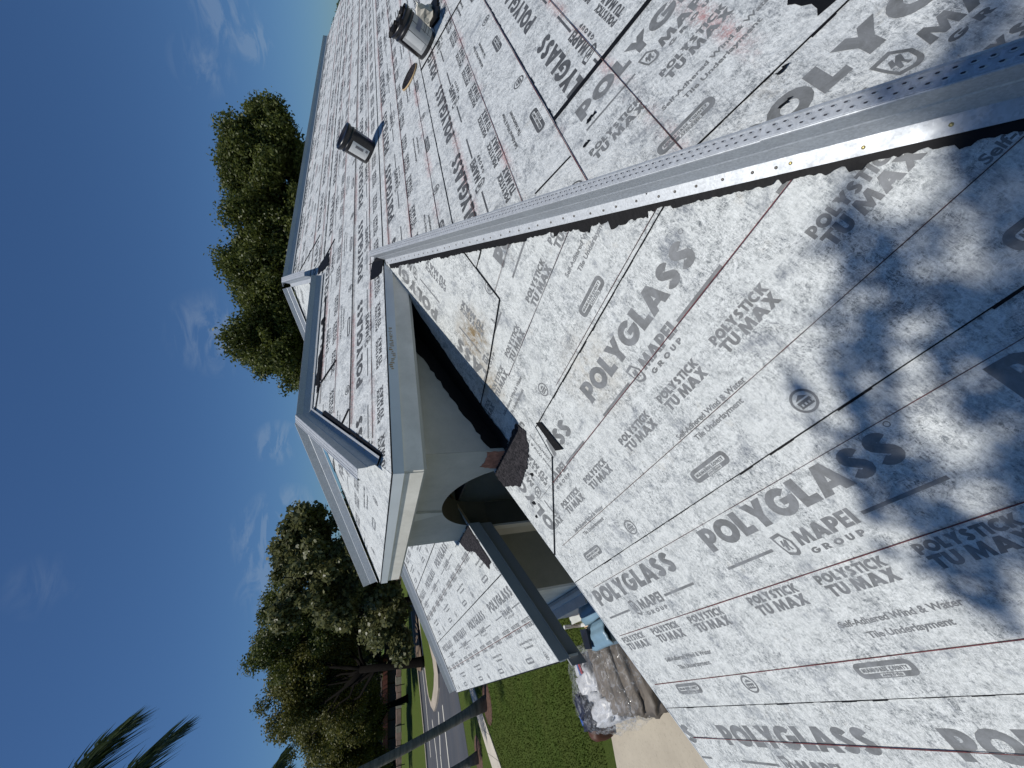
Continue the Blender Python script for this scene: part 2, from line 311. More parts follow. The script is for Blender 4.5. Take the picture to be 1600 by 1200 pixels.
# ------------------------------------------------------------------ block lettering
def arc(cx, cy, rx, ry, a0, a1, n): return [(cx + rx * math.cos(math.radians(a0 + (a1 - a0) * i / n)), cy + ry * math.sin(math.radians(a0 + (a1 - a0) * i / n))) for i in range(n + 1)]
def glyph(ch, n):
    h = max(3, n // 2)
    if ch == 'O': return 1.0, [arc(.5, .5, .5, .52, 0, 360, 2 * n)[:-1], arc(.5, .5, .205, .225, 0, 360, 2 * n)[:-1]]
    if ch == 'P': return .73, [[(0, 0), (.31, 0), (.31, .31), (.38, .31)] + arc(.38, .655, .34, .345, -90, 90, n)[1:] + [(0, 1)], [(.31, .56), (.36, .56)] + arc(.36, .67, .09, .11, -90, 90, h)[1:] + [(.31, .78)]]
    if ch == 'R': return .85, [[(0, 0), (.30, 0), (.30, .36), (.32, .36), (.50, 0), (.86, 0), (.60, .38)] + arc(.40, .665, .33, .335, -52, 90, n) + [(0, 1)], [(.30, .57), (.36, .57)] + arc(.36, .68, .09, .11, -90, 90, h)[1:] + [(.30, .79)]]
    if ch == 'D': return .84, [[(0, 0), (.32, 0)] + arc(.32, .5, .5, .5, -90, 90, n)[1:] + [(0, 1)], [(.29, .25), (.32, .25)] + arc(.32, .5, .21, .25, -90, 90, n)[1:] + [(.29, .75)]]
    if ch == 'L': return .60, [[(0, 0), (.59, 0), (.59, .27), (.31, .27), (.31, 1), (0, 1)]]
    if ch == 'Y': return .88, [[(.28, 0), (.59, 0), (.59, .42), (.88, 1), (.55, 1), (.435, .72), (.32, 1), (-.01, 1), (.28, .42)]]
    if ch == 'G': return 1.0, [arc(.5, .5, .5, .52, 42, 352, 2 * n) + [(.995, .60), (.50, .60), (.50, .37), (.69, .37)] + arc(.5, .5, .215, .235, -34, -312, 2 * n)[1:]]
    if ch == 'C': return .86, [arc(.5, .5, .5, .52, 48, 312, 2 * n) + arc(.5, .5, .22, .24, 312, 48, 2 * n)]
    if ch == 'S':
        cl = arc(.36, .715, .165, .150, 8, 240, n) + arc(.36, .295, .185, .160, 60, -165, n); L, R2 = [], []
        for i, p in enumerate(cl):
            a, b = cl[max(i - 1, 0)], cl[min(i + 1, len(cl) - 1)]; dx, dy = b[0] - a[0], b[1] - a[1]; l = math.hypot(dx, dy) or 1
            L.append((p[0] - dy / l * .142, p[1] + dx / l * .142)); R2.append((p[0] + dy / l * .142, p[1] - dx / l * .142))
        return .73, [L + R2[::-1]]
    if ch == 'A': return 1.0, [[(0, 0), (.32, 0), (.37, .17), (.63, .17), (.68, 0), (1.0, 0), (.66, 1), (.34, 1)], [(.44, .39), (.56, .39), (.50, .60)]]
    if ch == 'T': return .72, [[(.23, 0), (.49, 0), (.49, .76), (.72, .76), (.72, 1), (0, 1), (0, .76), (.23, .76)]]
    if ch == 'I': return .27, [[(0, 0), (.26, 0), (.26, 1), (0, 1)]]
    if ch == 'K': return .82, [[(0, 0), (.26, 0), (.26, .38), (.5, 0), (.82, 0), (.49, .52), (.80, 1), (.49, 1), (.26, .63), (.26, 1), (0, 1)]]
    if ch == 'U': return .73, [[(0, 1), (0, .36)] + arc(.36, .36, .36, .37, 180, 360, n)[1:] + [(.72, 1), (.46, 1), (.46, .36)] + arc(.36, .36, .10, .12, 360, 180, h)[1:] + [(.26, 1)]]
    if ch == 'M': return 1.08, [[(0, 0), (.26, 0), (.29, .52), (.46, 0), (.62, 0), (.79, .52), (.82, 0), (1.08, 0), (.97, 1), (.73, 1), (.54, .48), (.35, 1), (.11, 1)]]
    if ch == 'X': return .86, [[(0, 0), (.3, 0), (.43, .24), (.56, 0), (.86, 0), (.59, .5), (.84, 1), (.54, 1), (.43, .78), (.32, 1), (.02, 1), (.27, .5)]]
    if ch == 'E': return .58, [[(0, 0), (.56, 0), (.56, .22), (.26, .22), (.26, .39), (.52, .39), (.52, .61), (.26, .61), (.26, .78), (.56, .78), (.56, 1), (0, 1)]]
    if ch == 'N': return .86, [[(0, 0), (.25, 0), (.25, .55), (.6, 0), (.85, 0), (.85, 1), (.6, 1), (.6, .45), (.25, 1), (0, 1)]]
    if ch == 'V': return .84, [[(.3, 0), (.54, 0), (.84, 1), (.56, 1), (.42, .45), (.28, 1), (0, 1)]]
    if ch == '-': return .34, [[(0, .36), (.32, .36), (.32, .58), (0, .58)]]
    return .36, []
def block(txt, x, y, wd, h, n=6, sp=.035):
    tot = sum(glyph(c_, 4)[0] for c_ in txt) + sp * (len(txt) - 1); sx = wd / tot; out = []; cx = x
    for c_ in txt:
        g, loops = glyph(c_, n)
        for lp in loops: out.append([(cx + a * sx, y + b * h) for a, b in lp])
        cx += (g + sp) * sx
    return out
def rect(x0, y0, x1, y1): return [(x0, y0), (x1, y0), (x1, y1), (x0, y1)]
def pill(x0, y0, x1, y1, r, n): return arc(x1 - r, y0 + r, r, r, -90, 0, n) + arc(x1 - r, y1 - r, r, r, 0, 90, n) + arc(x0 + r, y1 - r, r, r, 90, 180, n) + arc(x0 + r, y0 + r, r, r, 180, 270, n)
def loops_mesh(loops):
    cu = D.curves.new('outline', 'CURVE'); cu.dimensions = '2D'; cu.fill_mode = 'BOTH'
    for lp in loops:
        s = cu.splines.new('POLY'); s.points.add(len(lp) - 1); s.use_cyclic_u = True
        for i, (a, b) in enumerate(lp): s.points[i].co = (a, b, 0, 1)
    return cu
def curve_to_arrays(cu):
    o = D.objects.new('tmp', cu); COL.objects.link(o); dg = bpy.context.evaluated_depsgraph_get(); me = D.meshes.new_from_object(o.evaluated_get(dg))
    V = [(v.co.x, v.co.y) for v in me.vertices]; Fc = [tuple(p.vertices) for p in me.polygons]; D.objects.remove(o); D.meshes.remove(me); D.curves.remove(cu); return V, Fc
def body_text(txt, x, y, size, wd):
    cu = D.curves.new('text', 'FONT'); cu.body = txt; cu.size = size; cu.offset = .0010; cu.resolution_u = 3; cu.fill_mode = 'FRONT'; V, Fc = curve_to_arrays(cu)
    x0 = min(v[0] for v in V); x1 = max(v[0] for v in V); s = wd / (x1 - x0); return [(x + (a - x0) * s, y + b) for a, b in V], Fc
def make_tile(near):
    n = 8 if near else 4; L = []
    L += block('POLYGLASS', 0, -.223, .965, .112, n)
    if near: L += [arc(.985, -.112, .010, .010, 0, 360, 10)[:-1], arc(.985, -.112, .0075, .0075, 0, 360, 10)[:-1]]
    L += [rect(0, -.317, .285, -.304), rect(.70, -.317, .98, -.304)]
    sh = [(-.06, .98), (.55, 1.02), (.90, .55)] + arc(.62, .22, .27, .25, 10, -120, n) + [(.18, .10), (.06, .45)]
    cxm, cym = .42, .5; sc = lambda p, k_: ((cxm + (p[0] - cxm) * k_) * .075 + .325, (cym + (p[1] - cym) * k_) * .095 - .358)
    L += [[sc(p, 1.04) for p in sh], [sc(p, .76) for p in sh]]
    zz = [(.20, .45), (.30, .72), (.42, .70), (.38, .55), (.55, .74), (.66, .66), (.58, .42), (.66, .22), (.54, .24), (.50, .46), (.42, .24), (.32, .26), (.34, .46)]
    L += [[sc(p, 1) for p in zz]]
    L += block('MAPEI', .412, -.336, .262, .060, n, .03); L += block('GROUP', .43, -.378, .225, .024, max(4, n - 2), .42)
    for i, t0 in enumerate((-.044, .34, .732)):
        L += block('POLYSTICK', t0, -.487, .285, .038, max(4, n - 2)); L += block('TU', t0 + .008, -.541, .085, .047, n); L += block('MAX', t0 + .112, -.541, .172, .047, n)
    # county badge and round seal
    bx, by = .165, -.848
    L += [pill(bx, by, bx + .235, by + .062, .026, n), pill(bx + .02, by + .020, bx + .215, by + .044, .008, 3)]
    if near:
        L += block('MIAMI-DADE COUNTY', bx + .026, by + .0245, .182, .015, 4, .10)
        L += [rect(bx + .085, by + .003, bx + .175, by + .017)]; L += block('APPROVED', bx + .09, by + .0052, .08, .0095, 4, .1)
    cx, cy = .80, -.825; L += [arc(cx, cy, .045, .045, 0, 360, 3 * n)[:-1], arc(cx, cy, .036, .036, 0, 360, 3 * n)[:-1]]
    L += [[(cx - .024, cy + .010), (cx + .024, cy + .010), (cx, cy + .026)], rect(cx - .026, cy - .022, cx + .026, cy - .015), rect(cx - .026, cy - .006, cx + .026, cy + .004)]
    for u in (-.021, -.008, .005, .018): L += [rect(cx + u - .003, cy - .0148, cx + u + .003, cy - .0062)]
    V, Fc = curve_to_arrays(loops_mesh(L))
    for tx, x, y, sz, wd in (('Self-Adhered Wind & Water', .268, -.652, .034, .446), ('Tile Underlayment', .341, -.704, .034, .30)):
        v2, f2 = body_text(tx, x, y, sz, wd); b = len(V); V += v2; Fc += [tuple(i + b for i in f) for f in f2]
    return np.array(V), Fc
TILE = {True: make_tile(True), False: make_tile(False)}
PERIOD = 1.25

# ------------------------------------------------------------------ the house and its roof covering
house = empty('house', (1.5, 3.0, GZ), 'house whose hipped roof is covered in white printed underlayment with metal hip channels', 'house')
def plane_h(poly, top, bot, hl, hh):
    return lambda w: hh + (hl - hh) * max(0, min(1, (top - w) / max(1e-6, top - bot)))
def sheet(fr, poly, top, bot, t0, near, hl=.007, hh=.002, mat='membrane_front', edge=True, lettering=True, zoff=0., jag=None):
    poly = ccw([(float(a), float(b)) for a, b in poly])
    if len(poly) < 3: return None
    hf = plane_h(poly, top, bot, hl + zoff, hh + zoff); n = len(poly)
    # top face as a gently rippled grid clipped to the outline, so the felt does not lie dead flat
    bm = bmesh.new(); ts = [p[0] for p in poly]; ws = [p[1] for p in poly]
    st = .12 if near else .45; nt_ = max(1, int((max(ts) - min(ts)) / st)); nw = max(1, int((max(ws) - min(ws)) / st)); g = []
    for i in range(nt_ + 1):
        for j in range(nw + 1): g.append(bm.verts.new((min(ts) + (max(ts) - min(ts)) * i / nt_, min(ws) + (max(ws) - min(ws)) * j / nw, 0)))
    for i in range(nt_):
        for j in range(nw): bm.faces.new((g[i * (nw + 1) + j], g[(i + 1) * (nw + 1) + j], g[(i + 1) * (nw + 1) + j + 1], g[i * (nw + 1) + j + 1]))
    def cut(bm):
        for i in range(n):
            a, b = poly[i], poly[(i + 1) % n]; d = Vector((b[0] - a[0], b[1] - a[1], 0))
            if d.length < 1e-6: continue
            bmesh.ops.bisect_plane(bm, geom=bm.verts[:] + bm.edges[:] + bm.faces[:], plane_co=(a[0], a[1], 0), plane_no=(d.y, -d.x, 0), clear_outer=True, dist=1e-7)
    cut(bm)
    bmesh.ops.triangulate(bm, faces=bm.faces[:])
    base = bm.faces[:]; r = bmesh.ops.extrude_face_region(bm, geom=base); new = {v for v in r['geom'] if isinstance(v, bmesh.types.BMVert)}
    for v in bm.verts:
        t, w_ = v.co.x, v.co.y; h = hf(w_)
        v.co = fr.p(t, w_, h) if v in new else fr.p(t, w_, h - .0035)
    bmesh.ops.recalc_face_normals(bm, faces=bm.faces[:])
    me = D.meshes.new('underlayment_sheet'); bm.to_mesh(me); bm.free(); o = link('underlayment_sheet', me, mat, house)
    if lettering:
        V, Fc = TILE[near]; bm = bmesh.new(); k0 = math.floor((min(ts) - t0 - 1.05) / PERIOD); k1 = math.ceil((max(ts) - t0 + .1) / PERIOD)
        for k_ in range(k0, k1 + 1):
            T0 = t0 + k_ * PERIOD
            if T0 + 1.05 < min(ts) or T0 - .1 > max(ts): continue
            vs = [bm.verts.new((T0 + a, top + b, 0)) for a, b in V]
            for f in Fc:
                try: bm.faces.new([vs[i] for i in f])
                except ValueError: pass
        cut(bm)
        if len(bm.faces):
            for v in bm.verts: v.co = fr.p(v.co.x, v.co.y, hf(v.co.y) + .0008)
            me2 = D.meshes.new('printed_lettering'); bm.to_mesh(me2); props(link('printed_lettering', me2, 'ink_dark' if fr is FR else 'ink', o), kind='stuff')
        bm.free()
    if edge:
        q_ = clip_box(poly, w0=bot - 1e-4, w1=bot + .02)
        if len(q_) >= 3:
            a, b = min(p[0] for p in q_), max(p[0] for p in q_); mb = MB(); x = a; pts = []
            while x < b:
                pts.append(x); x += random.uniform(.03, .09) if near else .4
            pts.append(b)
            for i in range(len(pts) - 1):
                wd = random.choice((.004, .005, .006, .006, .009)) if near else .010
                mb.prism([fr.p(pts[i], bot, hl + zoff - .004), fr.p(pts[i], bot - wd, hl + zoff - .004), fr.p(pts[i + 1], bot - wd * .9, hl + zoff - .004), fr.p(pts[i + 1], bot, hl + zoff - .004)], fr.N * .0032)
            mb.build('bitumen_edge', 'bitumen', o)
    return o
# roof decking under everything
def slab(name, mat, fr, poly, h0, h1):
    mb = MB(); poly = ccw(poly); mb.prism([fr.p(a, b, h0) for a, b in poly], fr.N * (h1 - h0)); return mb.build(name, mat, house)
nearF = [locF(-1.3, -2.06), locF(3.7, 2.94), locF(3.7, 3.09), locF(-1.3, 3.09)]
farF = [locF(.08, 4.3), locF(5.06, 4.3), locF(5.76, 5.0), locF(2.4, 8.0), locF(.08, 10.0)]
slab('roof_deck', 'deck_wood', FF, nearF, -.022, -.003); slab('roof_deck', 'deck_wood', FF, farF, -.022, -.003)
polyC = [locR(-1.3, -2.06), locR(24.6, -2.06), locR(20.12, 2.42), locR(3.18, 2.42)]
polyA = [locR(1.15, 2.42), locR(20.12, 2.42), locR(18.85, 3.75), locR(2.48, 3.75)]
polyB = [locR(4.51, 3.75), locR(18.85, 3.75), locR(17.6, 5.0), locR(5.76, 5.0)]
for p_ in (polyC, polyA, polyB): slab('roof_deck', 'deck_wood', FR, p_, -.022, -.003)
endE = [locF(1.15, 2.42), locF(2.48, 3.75), locF(1.15, 5.08)]
slab('roof_deck', 'deck_wood', FE, endE, -.022, -.003)
# back slopes (seen only from the side)
FB = Fr((0, 7.5, C2), (-1, 0, 0), (0, -1, K), (0, K, 1)); slab('roof_deck', 'membrane_main', FB, [(-4.9, 2.42 * Q), (-1.15, 2.42 * Q), (-2.48, 3.75 * Q), (-4.9, 3.75 * Q)], -.022, .002)
FB2 = Fr((0, 10.0, C2), (-1, 0, 0), (0, -1, K), (0, K, 1)); slab('roof_deck', 'membrane_main', FB2, [(-22, .6 * Q), (-1.5, .6 * Q), (-5.76, 5 * Q), (-17.6, 5 * Q)], -.022, .002)
FB3 = Fr((23.34, 0, C2 + .36), (0, 1, 0), (-1, 0, K), (K, 0, 1)); mb = MB(); mb.add([(17.6, 5, 1.10), (24.6, -2.06, C2 - 1.0), (24.6, 12, -2.33)], [(0, 1, 2)]); mb.build('roof_deck', 'membrane_main', house)

# west slope sheets, laid level
SF = [3.275, 2.37, 1.465, .563, -.36, -1.265, -2.2]
OFF = [-1.2, -1.45, -1.661, -1.73, -1.471, -1.2]
for i in range(len(SF) - 1):
    sheet(FF, clip_box(nearF, w0=SF[i + 1], w1=SF[i]), SF[i], SF[i + 1], OFF[i], True)
SG = [6.5, 5.6, 4.7, 3.8, 2.9, 1.45, .90, 0.03]
SG = [6.43, 5.52, 4.61, 3.70, 2.80, 1.895, .99, .085]
for i in range(len(SG) - 1):
    sheet(FF, clip_box(farF, w0=SG[i + 1], w1=SG[i]), SG[i], SG[i + 1], random.uniform(-9, -8) if i < 5 else (-.35 - i * .2), False)
# patch turned up the slope beside the wall, with its cut end
pt = [locP(3.1, 2.36), locP(2.29, 1.60), locP(1.89, 1.65), locP(1.80, 2.26), locP(1.75, 2.73), locP(3.1, 2.73)]
sheet(FP, pt, 2.47, 1.5, 2.66, True, .009, .009, edge=False, zoff=.002)
mb = MB()
for a, b in ((locP(2.29, 1.60), locP(1.89, 1.65)), (locP(1.89, 1.65), locP(1.80, 2.26)), (locP(1.80, 2.26), locP(1.75, 2.73)), (locP(2.55, 1.84), locP(2.29, 1.60))):
    d = Vector((b[0] - a[0], b[1] - a[1], 0)).normalized(); nn = Vector((d.y, -d.x)); wd = .006
    for s_ in (1,):
        mb.prism([FP.p(a[0], a[1], .0085), FP.p(b[0], b[1], .0085), FP.p(b[0] - nn.x * wd, b[1] - nn.y * wd, .0085), FP.p(a[0] - nn.x * wd, a[1] - nn.y * wd, .0085)], FP.N * .004)
mb.build('bitumen_edge', 'bitumen', house)
# second small patch at the outer corner
p2 = [locP(1.38, 2.20), locP(1.13, 2.28), locP(.72, 3.085), locP(1.40, 3.085)]
sheet(FP, p2, 3.02, 2.2, .83, True, .009, .009, edge=False, zoff=.001)
mb = MB(); mb.prism([FP.p(*locP(a, b), .0105) for a, b in ((1.30, 2.13), (1.325, 2.175), (1.13, 2.20), (1.10, 2.13))], FP.N * .004)
for a, b in ((1.13, 2.28), (.72, 3.085)): pass
a, b = locP(1.13, 2.28), locP(.72, 3.085); mb.prism([FP.p(a[0], a[1], .0105), FP.p(b[0], b[1], .0105), FP.p(b[0] - .012, b[1], .0105), FP.p(a[0] - .005, a[1], .0105)], FP.N * .003)
mb.build('bitumen_edge', 'bitumen', house)

# main slope sheets
SR = [5.62, 4.47, 3.57, 2.692]
rows = [(5.60, 4.65, polyB), (4.65, 3.75 * Q, polyB), (3.75 * Q, 3.30, polyA), (3.30, 2.42 * Q, polyA)]
tt = [.3, .85, .15, 3.35]
for (a, b, pl_), t_ in zip(rows, tt):
    for x0, x1 in ((-5, 9.1), (9.1, 30)):
        sheet(FR, clip_box(pl_, x0, x1, b, a), a, b, t_ + (.4 if x0 > 0 else 0), False, mat='membrane_main')
TOPS = [2.42 * Q, 1.77, .875, -.03, -.93, -1.85]
for i in range(2):
    sheet(FR, clip_box(polyC, -5, 5.25 if i == 1 else 7.7, TOPS[i + 1], TOPS[i]), TOPS[i], TOPS[i + 1], (3.45 + .1, 3.45)[i], True, mat='membrane_main')
    sheet(FR, clip_box(polyC, 5.25 if i == 1 else 7.7, 30, TOPS[i + 1], TOPS[i]), TOPS[i], TOPS[i + 1], (3.75, 3.05)[i], False, mat='membrane_main', zoff=.001)
for i in range(2, 5):
    sheet(FR, clip_box(polyC, 2.345 if i == 2 else 1.0, 8, TOPS[i + 1], TOPS[i]), TOPS[i], TOPS[i + 1], (2.12, 1.2, 1.7)[i - 2], True, mat='membrane_main')
    sheet(FR, clip_box(polyC, 8, 30, TOPS[i + 1], TOPS[i]), TOPS[i], TOPS[i + 1], (8.4, 8.2, 8.0)[i - 2], False, mat='membrane_main')
polyV = [locV(-1.3, -2.06), locV(2.32, -2.06), locV(2.32, .785), locV(1.545, .785)]
for i, (a, b, o_) in enumerate(((2.32, 1.386, -.77), (1.386, .452, -.43), (.452, -.48, .1), (-.48, -1.4, .4))):
    sheet(FV, clip_box(polyV, w0=b, w1=a), a, b, o_, True, mat='membrane_main', zoff=.004)
# black laps: bar beside the upright strips, end lap, torn hole
mb = MB(); mb.prism([FV.p(a, b, .003) for a, b in ((-.875, 2.315), (2.2, 2.315), (2.2, 2.352), (-.875, 2.347))], FV.N * .007); mb.build('bitumen_bar', 'bitumen', house)
mb = MB(); mb.prism([FR.p(a, b, .006) for a, b in ((5.235, 1.0), (5.256, 1.0), (5.262, 1.77), (5.24, 1.77))], FR.N * .005); mb.build('bitumen_edge', 'bitumen', house)
def jag_loop(pts, amp, step, closed=True):
    out = []
    for i in range(len(pts)):
        a, b = Vector(pts[i]), Vector(pts[(i + 1) % len(pts)]); n = max(1, int((b - a).length / step))
        for k_ in range(n): out.append(a.lerp(b, k_ / n) + Vector((random.uniform(-amp, amp), random.uniform(-amp, amp))))
    return out
def flat_patch(name, fr, loop, h, th, mat, parent=house):
    V, Fc = curve_to_arrays(loops_mesh([[(p[0], p[1]) for p in loop]])); bm = bmesh.new(); vs = [bm.verts.new((a, b, 0)) for a, b in V]
    for f in Fc: bm.faces.new([vs[i] for i in f])
    r = bmesh.ops.extrude_face_region(bm, geom=bm.faces[:]); new = {v for v in r['geom'] if isinstance(v, bmesh.types.BMVert)}
    for v in bm.verts: v.co = fr.p(v.co.x, v.co.y, h + (th if v in new else 0))
    bmesh.ops.recalc_face_normals(bm, faces=bm.faces[:]); me = D.meshes.new(name); bm.to_mesh(me); bm.free(); return link(name, me, mat, parent)
flat_patch('torn_bitumen', FV, jag_loop([(-.055, 1.43), (-.05, 1.52), (-.075, 1.58), (-.02, 1.66), (.06, 1.58), (.16, 1.55), (.15, 1.42), (0, 1.415)], .010, .025), .009, .003, 'bitumen')
for (u, v_, sc_) in ((-.72, 2.05, .03), (-.80, 1.93, .022), (-.62, 1.47, .016), (-.21, 1.36, .02), (-.27, 1.24, .02)):   # torn specks in the felt
    flat_patch('torn_bitumen', FV, jag_loop([(u - sc_, v_ - sc_ * .3), (u + sc_, v_ - sc_ * .2), (u + sc_ * .8, v_ + sc_ * .3), (u - sc_ * .8, v_ + sc_ * .25)], sc_ * .25, sc_ * .4), .0125, .001, 'bitumen')
for (x, y, sc_) in ((1.28, 2.5, .015), (1.17, 2.62, .02), (1.05, 2.85, .025), (.98, 2.95, .018)):
    u, v_ = locP(x, y); flat_patch('torn_bitumen', FP, jag_loop([(u - sc_, v_ - sc_ * .5), (u + sc_ * .3, v_ - sc_), (u + sc_ * .4, v_ + sc_), (u - sc_ * .6, v_ + sc_ * .8)], sc_ * .3, sc_ * .4), .0125, .001, 'bitumen')

# chalk lines
def line(fr, a, b, wd, h, mat):
    n = max(2, int(math.hypot(b[0] - a[0], b[1] - a[1]) / .15)); mb = MB(); d = Vector((b[0] - a[0], b[1] - a[1])).normalized(); nn = Vector((-d.y, d.x)) * wd / 2
    L = []
    for i in range(n + 1):
        u = i / n; p = Vector(a).lerp(Vector(b), u); s_ = random.uniform(.6, 1.25); L.append((p, s_))
    for i in range(n):
        (p, s1), (q_, s2) = L[i], L[i + 1]; mb.prism([fr.p(*(p - nn * s1), h), fr.p(*(q_ - nn * s2), h), fr.p(*(q_ + nn * s2), h), fr.p(*(p + nn * s1), h)], fr.N * .0012)
    return mb.build('chalk_line', mat, house)
for j in range(-4, 7):
    w_ = .13 + .338 * j; x = w_ / Q
    if x < -1.2 or x > 2.4: continue
    yh = x - .76; red = j in (-2, -1, 0, 3); a = (-3.02 if x < 1.4 else -2.4, w_); b = (-yh, w_)
    if x > 1.1: a = (-1.55 - (x - 1.1), w_)
    if j in (1, 2): a = (-2.9, w_)
    line(FF, a, b, .0038 if red else .0027, .0088, 'chalk' if red else 'chalk_dark')
for j in range(0, 13):
    w_ = .54 + .34 * j; y = w_ / Q
    x0 = y + .76 if y < 2.42 else (1.25 + (y - 2.42) if y < 3.75 else y + .9); x1 = 16.9 + (5 - y) * .9
    if y > 4.9: continue
    line(FR, (x0 + .06, w_), (min(x1, 14), w_), .004 if y < 2 else .007, .0125 if y < .8 else .0088, 'chalk' if j in (1, 2, 5, 6, 9) else 'chalk_dark')
line(FF, (-9.4, .49), (-4.35, .49), .006, .009, 'chalk'); line(FF, (-9.0, 1.40), (-4.35, 1.40), .005, .009, 'chalk_dark')

# ------------------------------------------------------------------ metal hip and ridge channels
def channel(P0, P1, nail_plane_n, side, nailgap=.085, ht=.13, tf=.075, fl=.055, perf=True, near=True, mat='galvanised', nails=True, lift=.016):
    """Z-shaped channel: nailing flange on the slope with normal nail_plane_n, upright web, perforated top flange to the other side"""
    P0, P1 = Vector(P0), Vector(P1); d = (P1 - P0).normalized(); lat = d.cross(Vector((0, 0, 1))).normalized()
    if lat.dot(side) < 0: lat = -lat                      # lat points to the nailing side
    up = lat.cross(d) if lat.cross(d).z > 0 else d.cross(lat); up.normalize(); nf = Vector(nail_plane_n).normalized()
    uf = (lat - nf * lat.dot(nf)); uf = (uf - d * uf.dot(d)).normalized(); L = (P1 - P0).length
    prof = [uf * fl + nf * lift, uf * .004 + nf * lift, up * (ht * .52) + lat * .0015, up * (ht * .55) - lat * .001, up * ht - lat * 0, up * (ht + .004) - lat * .006, up * (ht + .002) - lat * (tf * .86), up * (ht + .006) - lat * (tf * .9), up * (ht + .004) - lat * tf, up * (ht - .014) - lat * (tf + .002)]
    n = max(1, int(L / .4)); vs = []; fs = []
    for i in range(n + 1):
        j = Vector((0, 0, random.uniform(-.001, .001))) if 0 < i < n else Vector()
        for p in prof: vs.append(P0 + d * (L * i / n) + p + j)
    m_ = len(prof)
    for i in range(n):
        for k_ in range(m_ - 1): fs.append((i * m_ + k_, i * m_ + k_ + 1, (i + 1) * m_ + k_ + 1, (i + 1) * m_ + k_))
    o = link('ridge_channel', mesh(vs, fs, 'ridge_channel'), mat, house); MB().tube([P0 + up * (ht + .0025) - lat * .002, P1 + up * (ht + .0025) - lat * .002], .0028, 6).build('fold', mat, o); sm = o.modifiers.new('thickness', 'SOLIDIFY'); sm.thickness = .0014; sm.offset = 0
    if perf:
        mb = MB(); mb2 = MB(); st = .026 if near else .06; k_ = 0; x = .02
        while x < L - .02:
            for r_, off in ((.32, 0), (.66, .5)):
                c_ = P0 + d * (x + off * st) + up * (ht + .0042) - lat * (tf * r_); a_, b_ = .0085, .0042
                if not near: a_, b_ = .018, .006
                ring = [c_ + d * (a_ * math.cos(t)) + lat * (b_ * math.sin(t)) for t in [2 * PI * i / 6 for i in range(6)]]
                top_ = [c_ + d * (a_ * .55 * math.cos(t)) + lat * (b_ * .55 * math.sin(t)) + up * .0022 for t in [2 * PI * i / 6 for i in range(6)]]
                mb.add(ring + top_, [(i, (i + 1) % 6, 6 + (i + 1) % 6, 6 + i) for i in range(6)])
                mb2.add([p + up * .0006 for p in top_], [tuple(range(6))])
            x += st
        props(mb.build('embossed_slot', mat, o), kind='stuff'); props(mb2.build('slot_opening', 'steel_dark', o), kind='stuff')
    if nails:
        x = .03; nm = None; nmat = 'brass' if nailgap > .1 else 'nail_dark'; Z3 = Vector((0, 0, 1)).rotation_difference(nf).to_matrix().to_4x4()
        while x < L - .02:
            if nm is None:
                b2 = MB().lathe([(.0001, .003), (.0028, .0028), (.0046, .0016), (.005, 0)], 8); nm = mesh(b2.v, b2.f, 'nail', True)
            q_ = P0 + d * x + uf * (fl * random.uniform(.45, .65)) + nf * (lift + .001)
            c_ = link('nail', nm, nmat, o, local=True); c_.matrix_local = Matrix.Translation(q_) @ Z3; c_.matrix_parent_inverse = Matrix.Translation(-house.location) if False else Matrix.Identity(4)
            x += nailgap * random.uniform(.8, 1.25)
    return o
NF = Vector((-K, 0, 1)).normalized(); NR = Vector((0, -K, 1)).normalized()
def hipP(x): return Vector((x, x - .76, K * x + C1))
channel(hipP(1.09), hipP(-.1), NF, Vector((-1, 1, 0)), .15, lift=.020, ht=.150, tf=.046, fl=.047)
channel(hipP(3.13), hipP(1.075), NF, Vector((-1, 1, 0)), .08, lift=.017, ht=.145, tf=.046, fl=.047)
# raised entry roof: ridge, near hip, far hip
zr = K * 3.75 + C2; zr2 = K * 5 + C2
channel((4.50, 3.75, zr), (3.3, 3.75, zr), NR, Vector((0, -1, 0)), .3, ht=.125, near=False, lift=.014)
channel((3.3, 3.75, zr), (2.44, 3.75, zr), NR, Vector((0, -1, 0)), .3, ht=.125, near=False, lift=.013)
channel((2.45, 3.72, zr), (1.27, 2.54, zr - K * 1.18), NR, Vector((1, -1, 0)), .11, ht=.13, near=True, lift=.014)
NE = NF
channel((2.44, 3.79, zr), (1.17, 5.06, zr - K * 1.27), NE, Vector((-1, -1, 0)), .12, ht=.15, near=True, lift=.014, fl=.04)
# main ridge and its hips, far hip over the lower left wing
channel((17.6, 5, zr2), (11.5, 5, zr2), NR, Vector((0, -1, 0)), .5, near=False, nails=False); channel((11.5, 5, zr2), (5.76, 5, zr2), NR, Vector((0, -1, 0)), .4, ht=.132, near=False, nails=False)
channel((5.74, 4.98, zr2), (4.72, 3.96, zr2 - K * 1.02), NF, Vector((-1, 1, 0)), .2, near=False, nails=False)
channel((5.72, 5.03, zr2), (2.5, 7.9, K * 2.5 + C1), NF, Vector((-1, -1, 0)), .3, near=False, nails=False)
channel((2.5, 7.9, K * 2.5 + C1), (.12, 9.96, K * .12 + C1), NF, Vector((-1, -1, 0)), .3, near=False, nails=False)
